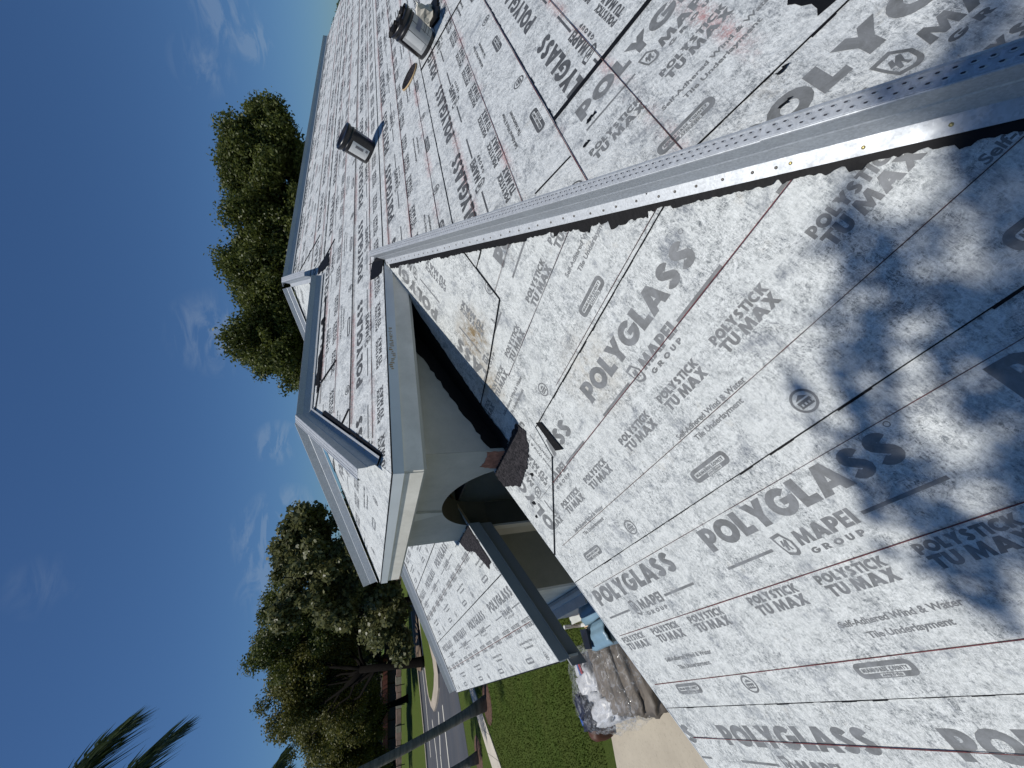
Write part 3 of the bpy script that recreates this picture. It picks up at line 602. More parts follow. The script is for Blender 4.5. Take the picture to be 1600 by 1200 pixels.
# jagged self-adhered strip of bitumen showing beside the nailing flange
def ragged(fr, line_pts, w0, w1, step, h, mat='bitumen', name='bitumen_strip', amp=.5):
    """line_pts: two local points; strip from offset w0 to a ragged offset about w1 (left of direction)"""
    a, b = Vector(line_pts[0]), Vector(line_pts[1]); d = (b - a).normalized(); nn = Vector((-d.y, d.x)); n = int((b - a).length / step); lo = []; hi = []
    cur = w1
    for i in range(n + 1):
        if random.random() < .16: cur = w1 * random.uniform(1 - amp, 1 + amp)
        p = a.lerp(b, i / n); lo.append(p + nn * w0); hi.append(p + nn * (cur + random.uniform(-.05, .05) * w1))
    return flat_patch(name, fr, lo + hi[::-1], h, .004, mat)
ragged(FF, (locF(3.1, 2.34), locF(1.75, .99)), .02, -.082, .012, .0085, amp=.16)
ragged(FF, (locF(1.75, .99), locF(1.4, .64)), .02, -.090, .010, .0085, amp=.22)
ragged(FF, (locF(1.4, .64), locF(.2, -.56)), .02, -.073, .009, .0085, amp=.14)
ragged(FV, (locV(1.9, 1.14), locV(.3, -.46)), .0, .085, .05, .0125, amp=.35)
# strips laid at the foot of the raised roof's ridge and by the small valley
ragged(FR, (locR(2.62, 3.74), locR(3.62, 3.74)), -.17, -.125, .03, .0085); 
mb = MB()
for a, b, wd in (((3.93, 3.60), (2.72, 3.575), .022), ((2.72, 3.59), (2.36, 3.66), .022), ((2.73, 3.25), (2.70, 3.55), .028), ((2.0, 2.98), (1.89, 3.16), .03), ((5.63, 3.95), (5.66, 4.75), .03), ((4.86, 3.45), (4.80, 3.88), .03), ((1.97, .80), (1.99, 1.02), .008)):
    A_, B_ = Vector(locR(*a)), Vector(locR(*b)); d = (B_ - A_).normalized(); nn = Vector((-d.y, d.x)) * wd
    mb.prism([FR.p(*A_, .009), FR.p(*B_, .009), FR.p(*(B_ + nn), .009), FR.p(*(A_ + nn), .009)], FR.N * .002)
mb.build('bitumen_bar', 'bitumen', house)
ragged(FR, (locR(2.3, 3.42), locR(1.35, 2.5)), -.02, -.075, .04, .0085)
flat_patch('torn_bitumen', FR, jag_loop([locR(3.02, 2.45), locR(3.25, 2.35), locR(3.36, 2.46), locR(3.30, 2.60), locR(3.12, 2.62)], .012, .03), .0095, .003, 'bitumen')
flat_patch('torn_bitumen', FR, jag_loop([locR(4.50, 3.58), locR(4.78, 3.60), locR(4.84, 3.90), locR(4.66, 3.88)], .012, .04), .0095, .003, 'bitumen')

# raised entry roof: printed covering of the hipped end
sheet(FE, endE, 2.75, 2.30, -4.9, True, zoff=0)if False else None
for a, b, t_ in ((2.76, 2.28, -4.2), (2.28, 1.15 * Q, -5.25)):
    sheet(FE, clip_box(endE, w0=b, w1=a), a, b, t_, False, mat='membrane_front')

# fascia, drip edge, soffit
def strip_box(name, mat, pts, parent=house): mb = MB(); [mb.box(*p) for p in pts]; return mb.build(name, mat, parent)
zE = K * 2.42 + C2
strip_box('drip_edge', 'drip_metal', [((2.16, 2.414, zE - .036), 2.03, .008, .066)])
strip_box('drip_edge', 'drip_metal', [((1.144, 3.75, zE - .036), .008, 2.68, .066)])
strip_box('fascia_board', 'fascia_paint', [((2.33, 2.43, zE - .129), 2.34, .022, .118)])
strip_box('fascia_board', 'fascia_paint', [((1.164, 3.75, zE - .129), .022, 2.618, .118)])
strip_box('fascia_board', 'fascia_paint', [((2.3, 5.07, zE - .1), 2.25, .022, .17)])
strip_box('soffit', 'soffit', [((2.3, 3.75, zE - .2), 2.24, 2.6, .02)])
mb = MB(); flat = [(1.75, 0), (1.82, .02), (1.9, .01), (2.02, .025), (2.1, .012), (2.16, .02)]
for x in np.arange(1.95, 2.35, .018): mb.box((x, 2.4095, zE - .02 - random.random() * .03), random.uniform(.004, .012), .002, random.uniform(.008, .03))
props(mb.build('glue_smear', 'tan_rim', house), kind='stuff')
# walls of the raised entry, with the arch
WX = 1.42; zt = zE - .21
def wall_arch():
    y0, y1 = 2.72, 4.84; ya, yb, zs, zap = 3.0, 4.42, -1.25, -.66; N_ = 24; mb = MB(); th = .26
    arcp = [(ya + (yb - ya) * i / N_, zs + (zap - zs) * math.sqrt(max(0, 1 - (2 * i / N_ - 1) ** 2))) for i in range(N_ + 1)]
    for x, fl_ in ((WX, 0), (WX + th, 1)):
        if fl_: y0, y1 = 2.80, 4.76
        vs = [(x, y0, GZ), (x, ya, GZ), (x, ya, zs), (x, y0, zs), (x, y0, zt), (x, yb, GZ), (x, y1, GZ), (x, y1, zs), (x, yb, zs), (x, y1, zt)]; b = len(vs)
        fs = [(0, 1, 2, 3), (5, 6, 7, 8), (3, 2, b, 4)]
        for p in arcp: vs.append((x, p[0], p[1]))
        for p in arcp: vs.append((x, p[0], zt))
        fs = [(0, 1, 2, 3), (5, 6, 7, 8), (3, 2, b + N_ + 1, 4), (8, 7, 9, b + 2 * N_ + 1)] + [(b + i, b + i + 1, b + N_ + 2 + i, b + N_ + 1 + i) for i in range(N_)]
        mb.add(vs, fs)
    rim = [(ya, GZ)] + arcp + [(yb, GZ)]
    vs = [(WX, a, b) for a, b in rim] + [(WX + th, a, b) for a, b in rim]; n = len(rim); 
    o = mb.build('wall', 'stucco', house)
    MB().add(vs, [(i, i + 1, n + i + 1, n + i) for i in range(n - 1)]).build('arch_lining', 'lining_shaded', house)
wall_arch()
strip_box('wall', 'stucco', [((3.2715, 2.85, -1.6), 3.7, .26, 2.48)])
strip_box('wall', 'stucco', [((3.3, 4.71, (zt + GZ) / 2), 3.2, .258, zt - GZ)])
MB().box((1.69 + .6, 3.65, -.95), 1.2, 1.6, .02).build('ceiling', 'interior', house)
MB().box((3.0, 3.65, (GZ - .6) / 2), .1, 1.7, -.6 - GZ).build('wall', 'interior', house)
MB().prism([(WX - .022, 3.80, zt), (WX - .022, 4.04, zt), (WX - .022, 3.89, -.675), (WX - .022, 3.85, -.675)], (.021, 0, 0)).build('keystone', 'stucco_light', house)
strip_box('wall', 'stucco_light', [((WX - .008, 4.49, (GZ - 1.0) / 2), .016, .125, -1.0 - GZ)])  # paler strip paints the sunlit part of the pier face
# bitumen turned up against the wall, and the lapped corner piece
def wallband():
    lo = []; hi = []; x = 3.42
    while x > 1.425:
        lo.append((x, K * x + C1 + .004)); hi.append((x, min(K * x + C1 + .125 + random.uniform(-.010, .012), zt - .01))); x -= .03
    fr = Fr((0, 2.7195, 0), (1, 0, 0), (0, 0, 1), (0, -1, 0)); flat_patch('wall_flashing', fr, lo + hi[::-1], 0, .004, 'bitumen')
wallband()
flat_patch('wall_flashing', FP, jag_loop([locP(3.45, 2.72), locP(3.2, 2.40), locP(2.95, 2.42), locP(2.5, 2.50), locP(2.05, 2.555), locP(1.7, 2.60), locP(1.43, 2.60), locP(1.42, 2.72)], .007, .03), .0125, .003, 'bitumen')
flat_patch('wall_flashing', FP, jag_loop([locP(1.44, 2.36), locP(1.36, 2.33), locP(1.27, 2.45), locP(1.22, 2.62), locP(1.19, 2.86), locP(1.29, 3.085), locP(1.41, 3.085), locP(1.42, 2.72)], .009, .018), .0145, .003, 'bitumen_dusty')
fr_ = Fr((WX - .001, 0, 0), (0, 1, 0), (0, 0, 1), (-1, 0, 0))
flat_patch('wall_flashing', fr_, jag_loop([(2.73, K * 1.42 + C1), (2.73, K * 1.42 + C1 + .16), (2.82, K * 1.42 + C1 + .13), (2.98, K * 1.42 + C1 + .15), (3.03, K * 1.42 + C1)], .008, .02), 0, .003, 'brown_stain')
# porch wing on the left: rake trim, soffit, walls
def rake(name, mat, y, th, d0, d1, x0=.08, x1=WX - .001):
    f = lambda x, d_: Vector((x, y, K * x + C1 - d_)); MB().prism([f(x0, d0), f(x1, d0), f(x1, d1), f(x0, d1)], (0, th, 0)).build(name, mat, house)
rake('drip_edge', 'trim_metal', 4.292, .008, -.006, .105); rake('drip_edge', 'galvanised', 4.288, .012, .106, .112); rake('fascia_board', 'trim_board', 4.33, .025, .10, .25, .02)
rake('soffit', 'trim_board', 4.35, 5.4, .10, .115)
strip_box('drip_edge', 'drip_metal', [((.074, 7.1, K * .08 + C1 - .035), .008, 5.6, .066)]); strip_box('fascia_board', 'fascia_paint', [((.10, 7.1, K * .08 + C1 - .13), .02, 5.6, .14)])
ragged(FF, (locF(1.42, 4.36), locF(1.02, 4.36)), -.07, .02, .02, .0085, 'bitumen_dusty')
flat_patch('wall_flashing', FF, jag_loop([locF(1.41, 4.86), locF(1.28, 4.80), locF(1.22, 4.6), locF(1.0, 4.50), locF(1.05, 4.34), locF(1.41, 4.32)], .010, .02), .010, .003, 'bitumen_dusty')
strip_box('wall', 'stucco', [((2.0, 6.4, (GZ - 1.42) / 2), 1.95, .2, -1.42 - GZ)])
strip_box('wall', 'fascia_paint', [((1.04, 8.2, (GZ - 1.5) / 2), .02, 3.4, -1.5 - GZ)]); strip_box('wall_band', 'stucco_light', [((1.0, 8.0, GZ + .14), .06, 2.9, .28)])  # pale wall colour and foot band stand in for sunlight
MB().box((.90, 7.5, (GZ - 3.2) / 2), .22, 1.8, -3.2 - GZ).build('parapet', 'fascia_paint', house)  # cream colour stands in for sun on the low wall
MB().box((.885, 7.5, -3.185), .27, 1.86, .03).build('parapet_cap', 'white_stuff', house)
MB().box((.93, 7.5, -3.155), .06, 1.80, .03).build('parapet_cap', 'drip_metal', house)
# edges of the near roof: metal drip along the rake
mb = MB(); f = lambda x, y, d_: Vector((x, y, K * x + C1 - d_)); mb.prism([f(-1.3, 3.094, -.004), f(1.415, 3.094, -.004), f(1.415, 3.094, .07), f(-1.3, 3.094, .07)], (0, .006, 0)); mb.build('drip_edge', 'drip_metal', house)
mb = MB(); mb.prism([f(-1.3, 3.04, .025), f(1.415, 3.04, .025), f(1.415, 3.04, .2), f(-1.3, 3.04, .2)], (0, .03, 0)); mb.build('fascia_board', 'fascia_paint', house)
strip_box('wall', 'stucco', [((.4, 2.75, (GZ - 2.4) / 2), 2.0, .2, -2.4 - GZ)])
strip_box('wall', 'stucco', [((-.75, .4, (GZ - 2.4) / 2), .2, 4.7, -2.4 - GZ)])

# ------------------------------------------------------------------ things on the roof
def on_roof(x, y): return FR.p(*locR(x, y), .008)
def pail(x, y, lid, lab1, lab2, label, h=.33, r=.142):
    O = on_roof(x, y); t = empty('bucket', O, label, 'bucket', 'black pails of adhesive on the roof'); Z = FR.N; X = Vector((1, 0, 0)); X = (X - Z * X.dot(Z)).normalized()
    MB().lathe([(.001, .0), (r * .93, 0), (r * .94, .004), (r, h * .78), (r + .006, h * .79), (r + .006, h * .82), (r, h * .83), (r + .001, h * .9), (r + .009, h * .91), (r + .009, h * .99), (r - .004, h), (r - .006, h * .9), (r - .012, .03), (.001, .03)], 32, O, Z, X=X).build('body', 'black_plastic', t, True)
    Y = Z.cross(X)
    if lid:
        mb = MB().lathe([(.001, h - .012), (r - .02, h - .012), (r - .012, h + .006), (r + .011, h + .008), (r + .014, h - .02), (r + .010, h - .022)], 32, O, Z, X=X); mb.build('lid', 'black_plastic', t, True)
    pts = [O + Z * (h * .93) + (X * math.cos(a) + Y * math.sin(a)) * (r + .016) - Z * .10 * math.sin((a + 1.9) / 2.2 * PI) for a in np.linspace(-1.9 , .3, 14)]
    MB().tube(pts, .003, 6).build('handle', 'label_white' if not lid else 'steel_dark', t)
    def lab(a0, a1, z0, z1, m_, name='paper_label', e=.0015):
        ps = [(r * .94 + (r * .06) * min(1, z / (h * .78)) + e, z) for z in (z0, z1)]
        return MB().lathe(ps, 12, O, Z, math.radians(a0), math.radians(a1), X=X).build(name, m_, t, True)
    for s in lab1: lab(*s)
    return t, O, X, Y, Z, r
a1 = -200 + 0
pail(5.42, 2.60, True, [(-205, -150, .035, .235, 'label_white'), (-172, -160, .10, .19, 'label_text', 'paper_label', .0022), (-168, -156, .05, .075, 'label_text', 'paper_label', .0022),
                       (-100, -35, .10, .235, 'label_grey'), (-100, -35, .035, .10, 'label_violet')], None, 'black pail with closed lid, white and grey labels, standing alone on the long roof slope')
pb = pail(5.50, 1.44, False, [(-215, 0, .035, .25, 'label_silver'), (-200, -170, .06, .24, 'label_white', 'paper_label', .0018), (-150, -70, .15, .20, 'label_grey', 'paper_label', .0018), (-140, -60, .10, .11, 'label_text', 'paper_label', .0018), (-140, -60, .12, .126, 'label_text', 'paper_label', .0018), (-140, -60, .07, .076, 'label_text', 'paper_label', .0018)], None,
          'open black pail with a pale wraparound label and ragged black rim beside a paper sack', h=.34, r=.15)
t, O, X, Y, Z, r = pb; mb = MB()
for i in range(26):
    a = random.uniform(0, 2 * PI); mb.box(O + Z * (.325 + random.uniform(0, .03)) + (X * math.cos(a) + Y * math.sin(a)) * (r * random.uniform(.6, 1.0)), random.uniform(.02, .06), random.uniform(.02, .05), random.uniform(.01, .03), Vector((random.random(), random.random(), .2)).normalized())
mb.build('tar_crust', 'bitumen', t)
O = on_roof(5.52, 1.76); t = empty('pail_cover', O, 'round black tarry pail lid with tan rim lying flat on the slope near the open pail', 'cover')  # a loose pail lid lying on the roof
MB().lathe([(.001, .004), (.12, .004), (.125, .012), (.142, .014)], 32, O, FR.N).build('disc', 'bitumen_dusty', t, True); MB().lathe([(.1425, .014), (.15, .010), (.15, -.002), (.144, -.004)], 32, O, FR.N).build('rim', 'tan_rim', t, True)
O = on_roof(5.95, 1.30); t = empty('paper_sack', O, 'crumpled off-white paper sack with black tar smeared at its foot beside the open pail', 'sack'); bm = bmesh.new(); bmesh.ops.create_cube(bm, size=1); bmesh.ops.subdivide_edges(bm, edges=bm.edges[:], cuts=4, use_grid_fill=True)
for v in bm.verts:
    v.co = Vector((v.co.x * .22, v.co.y * .16, v.co.z * .16 + .08)) + Vector([random.uniform(-.012, .012) for _ in range(3)]); v.co = O + v.co
me = D.meshes.new('bag'); bm.to_mesh(me); bm.free(); link('bag', me, 'paper', t)
o = flat_patch('tar_smear', FR, jag_loop([locR(5.62, 1.22), locR(6.15, 1.14), locR(6.25, 1.24), locR(5.7, 1.34)], .02, .04), .010, .02, 'bitumen', t)
# small white scrap on the far slope
O = on_roof(4.75, 2.78); s = MB().box(O + FR.N * .006, .035, .02, .006).build('paper_scrap', 'label_white'); props(s, 'tiny white scrap lying on the long slope below the closed pail', 'scrap')

# ------------------------------------------------------------------ ground
def ext(pts, z): return [(a, b, z) for a, b in pts]
def ground_poly(name, pts, z, mat, kind='structure', th=None):
    V, Fc = curve_to_arrays(loops_mesh([pts])); me = mesh([(a, b, z) for a, b in V], Fc, name)
    o = link(name, me, mat); props(o, kind=kind); return o
gn = 90; vs = []; fs = []
lim = 900
MB().add([(-lim, -lim, GZ), (lim, -lim, GZ), (lim, lim, GZ), (-lim, lim, GZ)], [(0, 1, 2, 3)]).build('lawn', 'lawn')['kind'] = 'structure'
# driveway, entry paving
ground_poly('driveway', [(-14, 9.9), (-4, 9.6), (-1.6, 9.45), (-.6, 9.22), (0, 9.12), (0, 1), (-14, 1)], GZ + .012, 'concrete_drive')
for x0 in np.arange(0.0, 1.3, .62):
    o = MB().box((x0 + .305, 8.6, GZ + .012), .60, 1.26 + .0, .03).build('paving_slab', 'paving_peach'); props(o, kind='structure')
o = MB().box((.6, 6.9, GZ + .010), 1.24, 2.1, .02).build('path', 'paving_peach'); props(o, kind='structure')
def band(name, A, B, z, mat): return ground_poly(name, A + B[::-1], z, mat)
wl = [(9, 26.2), (3.2, 24.6), (1.6, 23.6), (.3, 22.61), (-.27, 22.1), (-.77, 21.55), (-1.37, 20.9), (-1.94, 20.27), (-6, 15.5)]
wr = [(9.6, 25), (3.6, 23.5), (1.8, 22.5), (.24, 21.55), (-.3, 20.96), (-.77, 20.32), (-1.34, 19.6), (-1.88, 18.86), (-6.5, 13.5)]
mbs = []
def cum(P):
    L = [0]; 
    for i in range(len(P) - 1): L.append(L[-1] + math.dist(P[i], P[i + 1]))
    return L
def samp(P, u):
    L = cum(P); s_ = u * L[-1]
    for i in range(len(P) - 1):
        if s_ <= L[i + 1] or i == len(P) - 2:
            k_ = (s_ - L[i]) / (L[i + 1] - L[i]); return Vector(P[i]).lerp(Vector(P[i + 1]), k_)
for i in range(18):
    a, b, c_, d_ = samp(wl, (i + .01) / 18), samp(wl, (i + .99) / 18), samp(wr, (i + .99) / 18), samp(wr, (i + .01) / 18)
    o = MB().prism([(a.x, a.y, GZ), (b.x, b.y, GZ), (c_.x, c_.y, GZ), (d_.x, d_.y, GZ)], (0, 0, .03)).build('pavement_slab', 'concrete_walk'); props(o, kind='structure')
rn = [(60, 44), (16, 32), (6, 28.2), (2.2, 26.6), (.35, 25.7), (-.41, 25.3), (-1.14, 24.95), (-2.15, 24.6), (-12, 22.5)]
rf = [(60, 66), (16, 51), (4.2, 45.6), (2.68, 44.2), (.83, 43.3), (-1.29, 42.42), (-2.99, 42.0), (-14, 40.5)]
ground_poly('road', rn + rf[::-1], GZ + .008, 'asphalt')
def kerb(P, wd, h, name='kerb', mat='kerb'):
    mb = MB()
    for i in range(len(P) - 1):
        a, b = Vector((*P[i], GZ)), Vector((*P[i + 1], GZ)); d = (b - a).normalized(); nn = Vector((-d.y, d.x, 0)) * wd / 2; mb.prism([a - nn, b - nn, b + nn, a + nn], (0, 0, h))
    o = mb.build(name, mat); props(o, kind='structure'); return o
kerb(rf, .35, .12)
isl_o = [(12, 38.2), (6, 35.6), (3.54, 33.6), (2.26, 31.9), (1.38, 31.5), (.67, 31.95), (-.01, 33.3), (-.45, 34.95), (-.14, 36.5), (.62, 37.9), (1.58, 38.5), (3.0, 39.2), (6, 40.8), (12, 43.8)]
isl_i = [(12, 39.6), (6, 37.0), (3.46, 35.0), (2.31, 33.6), (1.52, 33.4), (.88, 34.1), (.3, 35.36), (.1, 36.1), (.45, 37.2), (1.2, 37.8), (2.27, 38.3), (3.33, 38.8), (6, 40.2), (12, 43.2)]
V, Fc = curve_to_arrays(loops_mesh([isl_o])); mb = MB(); mb.prism([(a, b, GZ + .005) for a, b in isl_o], (0, 0, .11)); o = mb.build('median_kerb', 'kerb'); props(o, kind='structure')
ground_poly('median_grass', isl_i, GZ + .125, 'lawn')
def dash(P, wd, z=GZ + .013):
    mb = MB()
    for i in range(len(P) - 1):
        a, b = Vector((*P[i], z)), Vector((*P[i + 1], z)); d = (b - a).normalized(); nn = Vector((-d.y, d.x, 0)) * wd / 2; mb.add([a - nn, b - nn, b + nn, a + nn], [(0, 1, 2, 3)])
    o = mb.build('road_marking', 'road_paint'); props(o, kind='structure'); return o
dash([(-.9, 37.2), (-2.66, 36.2), (-8, 34.8)], .25); dash([(-.5, 33.5), (-2.63, 34.2), (-8, 33.4)], .28); dash([(-.2, 31.5), (-2.47, 31.0), (-8, 29.8)], .28); dash([(8, 42.6), (3, 41.5), (.8, 40.5), (-3, 39.6)], .22)
ground_poly('leaf_litter_bed', [(2.6, 44.6), (9, 47.2), (9.5, 43.6), (5.2, 41.6), (3.1, 40.3), (2.2, 41.2)], GZ + .130, 'leaf_litter')
o = MB().lathe([(.001, .05), (.45, .035), (.7, .005)], 20, Vector((-.38, 19.42, GZ))).build('mulch_ring', 'mulch'); props(o, kind='structure')
o = MB().lathe([(.001, .05), (.45, .035), (.7, .005)], 20, Vector((-2.1, 22.3, GZ))).build('mulch_ring', 'mulch'); props(o, kind='structure')
# grass blades on the near lawn
N_ = 110000; gx = rng.uniform(-6, 5.5, N_); gy = 9.3 + 14 * rng.random(N_) ** 1.3
sel = (gy < 21 + gx * .9) & ~((gx > 0) & (gy < 9.32)) & (gy > 9.65 + np.where(gx < 0, -gx * .12, -.2)); gx = gx[sel]; gy = gy[sel]; n = len(gx)
a_ = rng.uniform(0, 2 * PI, n); h_ = rng.uniform(.02, .045, n); wd = rng.uniform(.006, .012, n); co = np.zeros((n, 3, 3))
co[:, 0] = np.stack([gx - np.cos(a_) * wd, gy - np.sin(a_) * wd, np.full(n, GZ)], 1); co[:, 1] = np.stack([gx + np.cos(a_) * wd, gy + np.sin(a_) * wd, np.full(n, GZ)], 1)
co[:, 2] = np.stack([gx + rng.normal(0, .02, n), gy + rng.normal(0, .02, n), GZ + h_], 1)
def np_mesh(name, co, k_):
    me = D.meshes.new(name); n = co.shape[0]; me.vertices.add(n * k_); me.vertices.foreach_set('co', co.reshape(-1).astype(np.float32)); me.loops.add(n * k_); me.loops.foreach_set('vertex_index', np.arange(n * k_, dtype=np.int32))
    me.polygons.add(n); me.polygons.foreach_set('loop_start', np.arange(0, n * k_, k_, dtype=np.int32)); me.polygons.foreach_set('loop_total', np.full(n, k_, dtype=np.int32)); me.update(); me.validate(); return me
o = link('grass', np_mesh('grass', co, 3), 'lawn'); props(o, 'short mown green grass growing beside the driveway', 'grass', kind='stuff')

# ------------------------------------------------------------------ things by the driveway
def wheelie(x, y, rot, label, lidmat='bin_blue'):
    t = empty('wheeled_bin', (x, y, GZ), label, 'bin', 'blue grey wheeled bins by the driveway'); c_, s_ = math.cos(rot), math.sin(rot); TX = lambda p: Vector((x + p[0] * c_ - p[1] * s_, y + p[0] * s_ + p[1] * c_, GZ + p[2]))
    w0, d0 = .13, .28; w1, d1 = .155, .37
    vs = [TX((a * w0, b * d0, .08)) for a, b in ((-1, -1), (1, -1), (1, 1), (-1, 1))] + [TX((a * w1, b * d1, .95)) for a, b in ((-1, -1), (1, -1), (1, 1), (-1, 1))]
    MB().add(vs, [(3, 2, 1, 0), (0, 1, 5, 4), (1, 2, 6, 5), (2, 3, 7, 6), (3, 0, 4, 7), (4, 5, 6, 7)]).build('body', lidmat, t)
    # lid: rounded front, ribs running front to back
    prof = [(-1, 0)] + [(-.94 + .0 * i, 0) for i in range(0)]; nx, ny = 14, 10; vs = []; fs = []
    for i in range(nx + 1):
        u = -1 + 2 * i / nx
        for j in range(ny + 1):
            v = -1 + 2 * j / ny; yy = -d1 - .04 + (2 * d1 + .06) * (j / ny); front = max(0, -v - .35) / .65; xx = u * (w1 + .03) * math.sqrt(max(.02, 1 - (front ** 2.4) * .75))
            vs.append(TX((xx, yy, .96 + .075 * (1 - u * u) * (1 - front ** 2) + .012 * (math.cos(u * 9.4) > .2))))
    b = len(vs)
    for i in range(nx):
        for j in range(ny): fs.append((i * (ny + 1) + j, (i + 1) * (ny + 1) + j, (i + 1) * (ny + 1) + j + 1, i * (ny + 1) + j + 1))
    o = MB().add(vs, fs).build('lid', lidmat, t, True); o.modifiers.new('t', 'SOLIDIFY').thickness = .02
    MB().tube([TX((-.14, d1 + .06, .92)), TX((.14, d1 + .06, .92))], .014, 8).build('handle', 'bin_black', t)
    for sx in (-1, 1): MB().tube([TX((sx * .13, d0 + .04, .11)), TX((sx * .16, d0 + .04, .11))], .11, 16).build('wheel', 'bin_black', t)
    return t
wheelie(.70, 6.84, PI + .1, 'blue grey ribbed-lid bin nearer the porch wall'); wheelie(.33, 6.80, PI + .05, 'blue grey ribbed-lid bin with a black sheet over its front, beside the plastic bundle')
O = Vector((.33, 7.03, GZ + 1.06)); t = props(MB().prism([O + Vector(p) for p in ((-.15, -.12, 0), (.12, -.14, 0), (.14, .14, -.02), (.03, .20, -.05), (-.13, .15, -.03))], (0, 0, .03)).build('black_sheet', 'bin_black'), 'folded black sheet lying over the front of a bin next to the plastic bundle', 'sheet')
# clear plastic bundle of roofing waste
def rock(name, c, s, mat, parent, jit=.12, sub=3, rot=0):
    bm = bmesh.new(); bmesh.ops.create_icosphere(bm, subdivisions=sub, radius=1); c_, s_ = math.cos(rot), math.sin(rot)
    from mathutils import noise as mn
    for v in bm.verts:
        p = v.co.copy(); e = .62; p = Vector([math.copysign(abs(q_) ** e, q_) for q_ in p]); p *= 1 + jit * mn.noise(p * 2.3 + Vector(c)) + jit * .5 * mn.noise(p * 6 + Vector(c)); p = Vector((p.x * s[0], p.y * s[1], p.z * s[2])); v.co = Vector(c) + Vector((p.x * c_ - p.y * s_, p.x * s_ + p.y * c_, p.z))
    me = D.meshes.new(name); bm.to_mesh(me); bm.free(); me.polygons.foreach_set('use_smooth', [True] * len(me.polygons)); return link(name, me, mat, parent)
BX, BY = -.30, 8.1
t = empty('waste_bundle', (BX, BY, GZ), 'long heap of building waste wrapped in clear plastic film at the edge of the driveway', 'bundle')
Bz = lambda x, y, z: Vector((x, y, GZ + z))
rock('film', Bz(-.31, 8.1, .36), (.66, 1.14, .40), 'film', t, .16, 6, .12)
for i, (yy, zz) in enumerate(((7.14, .24), (7.36, .34), (7.62, .42), (7.86, .46))):
    rock('rolled_waste', Bz(-.24 + .02 * i, yy, zz), (.58, .26, .17), 'dark_bundle', t, .14, 4, .12 + .03 * i)
rock('dark_sack', Bz(-.22, 7.5, .2), (.60, .42, .22), 'dark_bundle', t, .25, 4, .1)
for i, (yy, zz) in enumerate(((7.25, .42), (7.50, .52), (7.74, .585))):
    MB().tube([Bz(-.80, yy - .05, zz - .12), Bz(-.45, yy, zz), Bz(0, yy + .05, zz + .01), Bz(.28, yy + .14, zz - .16)], [.006, .010, .009, .005], 6).build('film_glint', 'white_stuff', t)  # thin white rods paint the bright highlights on the film folds
rock('white_sack', Bz(-.18, 8.45, .38), (.36, .34, .30), 'white_stuff', t, .45, 4, .3)
rock('white_sack', Bz(-.62, 8.15, .36), (.22, .42, .28), 'white_stuff', t, .45, 4, .2)
rock('white_sack', Bz(-.45, 8.85, .34), (.34, .24, .24), 'white_stuff', t, .45, 4, .1)
MB().box(Bz(.02, 8.38, .70), .26, .05, .03, Vector((1, .3, 0)).normalized(), Vector((-.3, 1, 0)).normalized()).build('red_wrapper', 'red_wrap', t)
MB().box(Bz(.0, 8.48, .69), .26, .05, .03, Vector((1, .3, 0)).normalized(), Vector((-.3, 1, 0)).normalized()).build('blue_wrapper', 'blue_wrap', t)
rock('dark_bag', Bz(-.55, 8.72, .66), (.17, .20, .10), 'navy', t, .4, 4, .5)
rock('dark_bag', Bz(-.78, 8.80, .56), (.15, .14, .13), 'navy', t, .4, 4, 0)
MB().box(Bz(-.80, 8.95, .60), .20, .12, .02).build('cardboard_flap', 'cardboard', t)
rock('blue_wrapper', Bz(-.76, 9.16, .50), (.12, .06, .1), 'blue_wrap', t, .4, 3, .2)
rock('brown_bag', Bz(-.98, 9.22, .24), (.17, .17, .22), 'brown_bag', t, .15, 3, 0)
# small things at the porch wall
t = empty('meter_box', (.93, 8.9, GZ), 'tan box standing against the sunlit foot of the porch wall', 'box')
MB().box((.86, 8.75, GZ + .16), .26, .75, .32).build('body', 'stucco_warm', t); MB().box((.86, 8.75, GZ + .33), .29, .79, .02).build('cap', 'stucco_light', t)
t = props(MB().tube([(.70, 9.15, GZ + .5), (.68, 9.16, GZ + .12), (.66, 8.9, GZ + .06), (.64, 8.5, GZ + .05)], .04, 8).build('downpipe', 'label_white'), 'white downpipe elbow on the lawn edge by the tan box', 'downpipe')

# ------------------------------------------------------------------ vegetation
Fh = Vector((.5994, .8004, 0)).normalized(); Rh = Vector((Fh.y, -Fh.x, 0))
def SD(s_, d_, z): return Rh * s_ + Fh * d_ + Vector((0, 0, z))
def leaves(clumps, n, size, spread, shape='quad', aspect=.55, droop=0., seed=0):
    """leaf cards scattered over the shells of clumps [(centre, radius)]"""
    r = np.random.default_rng(seed); C_ = np.array([tuple(c_) for c_, _ in clumps]); Rr = np.array([x for _, x in clumps]); pk = r.choice(len(Rr), n, p=Rr ** 2 / (Rr ** 2).sum())
    d = r.normal(size=(n, 3)); d /= np.linalg.norm(d, axis=1)[:, None]; rad = Rr[pk] * (r.random(n) ** .42) * (1 + spread * r.normal(0, .19, n)); P = C_[pk] + d * rad[:, None] * np.array([1, 1, .85])
    P[:, 2] -= droop * r.random(n)
    nn = d * .6 + r.normal(size=(n, 3)) * .8; nn[:, 2] += .35; nn /= np.linalg.norm(nn, axis=1)[:, None]; a = np.cross(nn, r.normal(size=(n, 3))); a /= np.linalg.norm(a, axis=1)[:, None]; b = np.cross(nn, a)
    s_ = size * r.uniform(.6, 1.35, n)[:, None]; co = np.stack([P - a * s_, P - b * s_ * aspect, P + a * s_, P + b * s_ * aspect], 1); return co
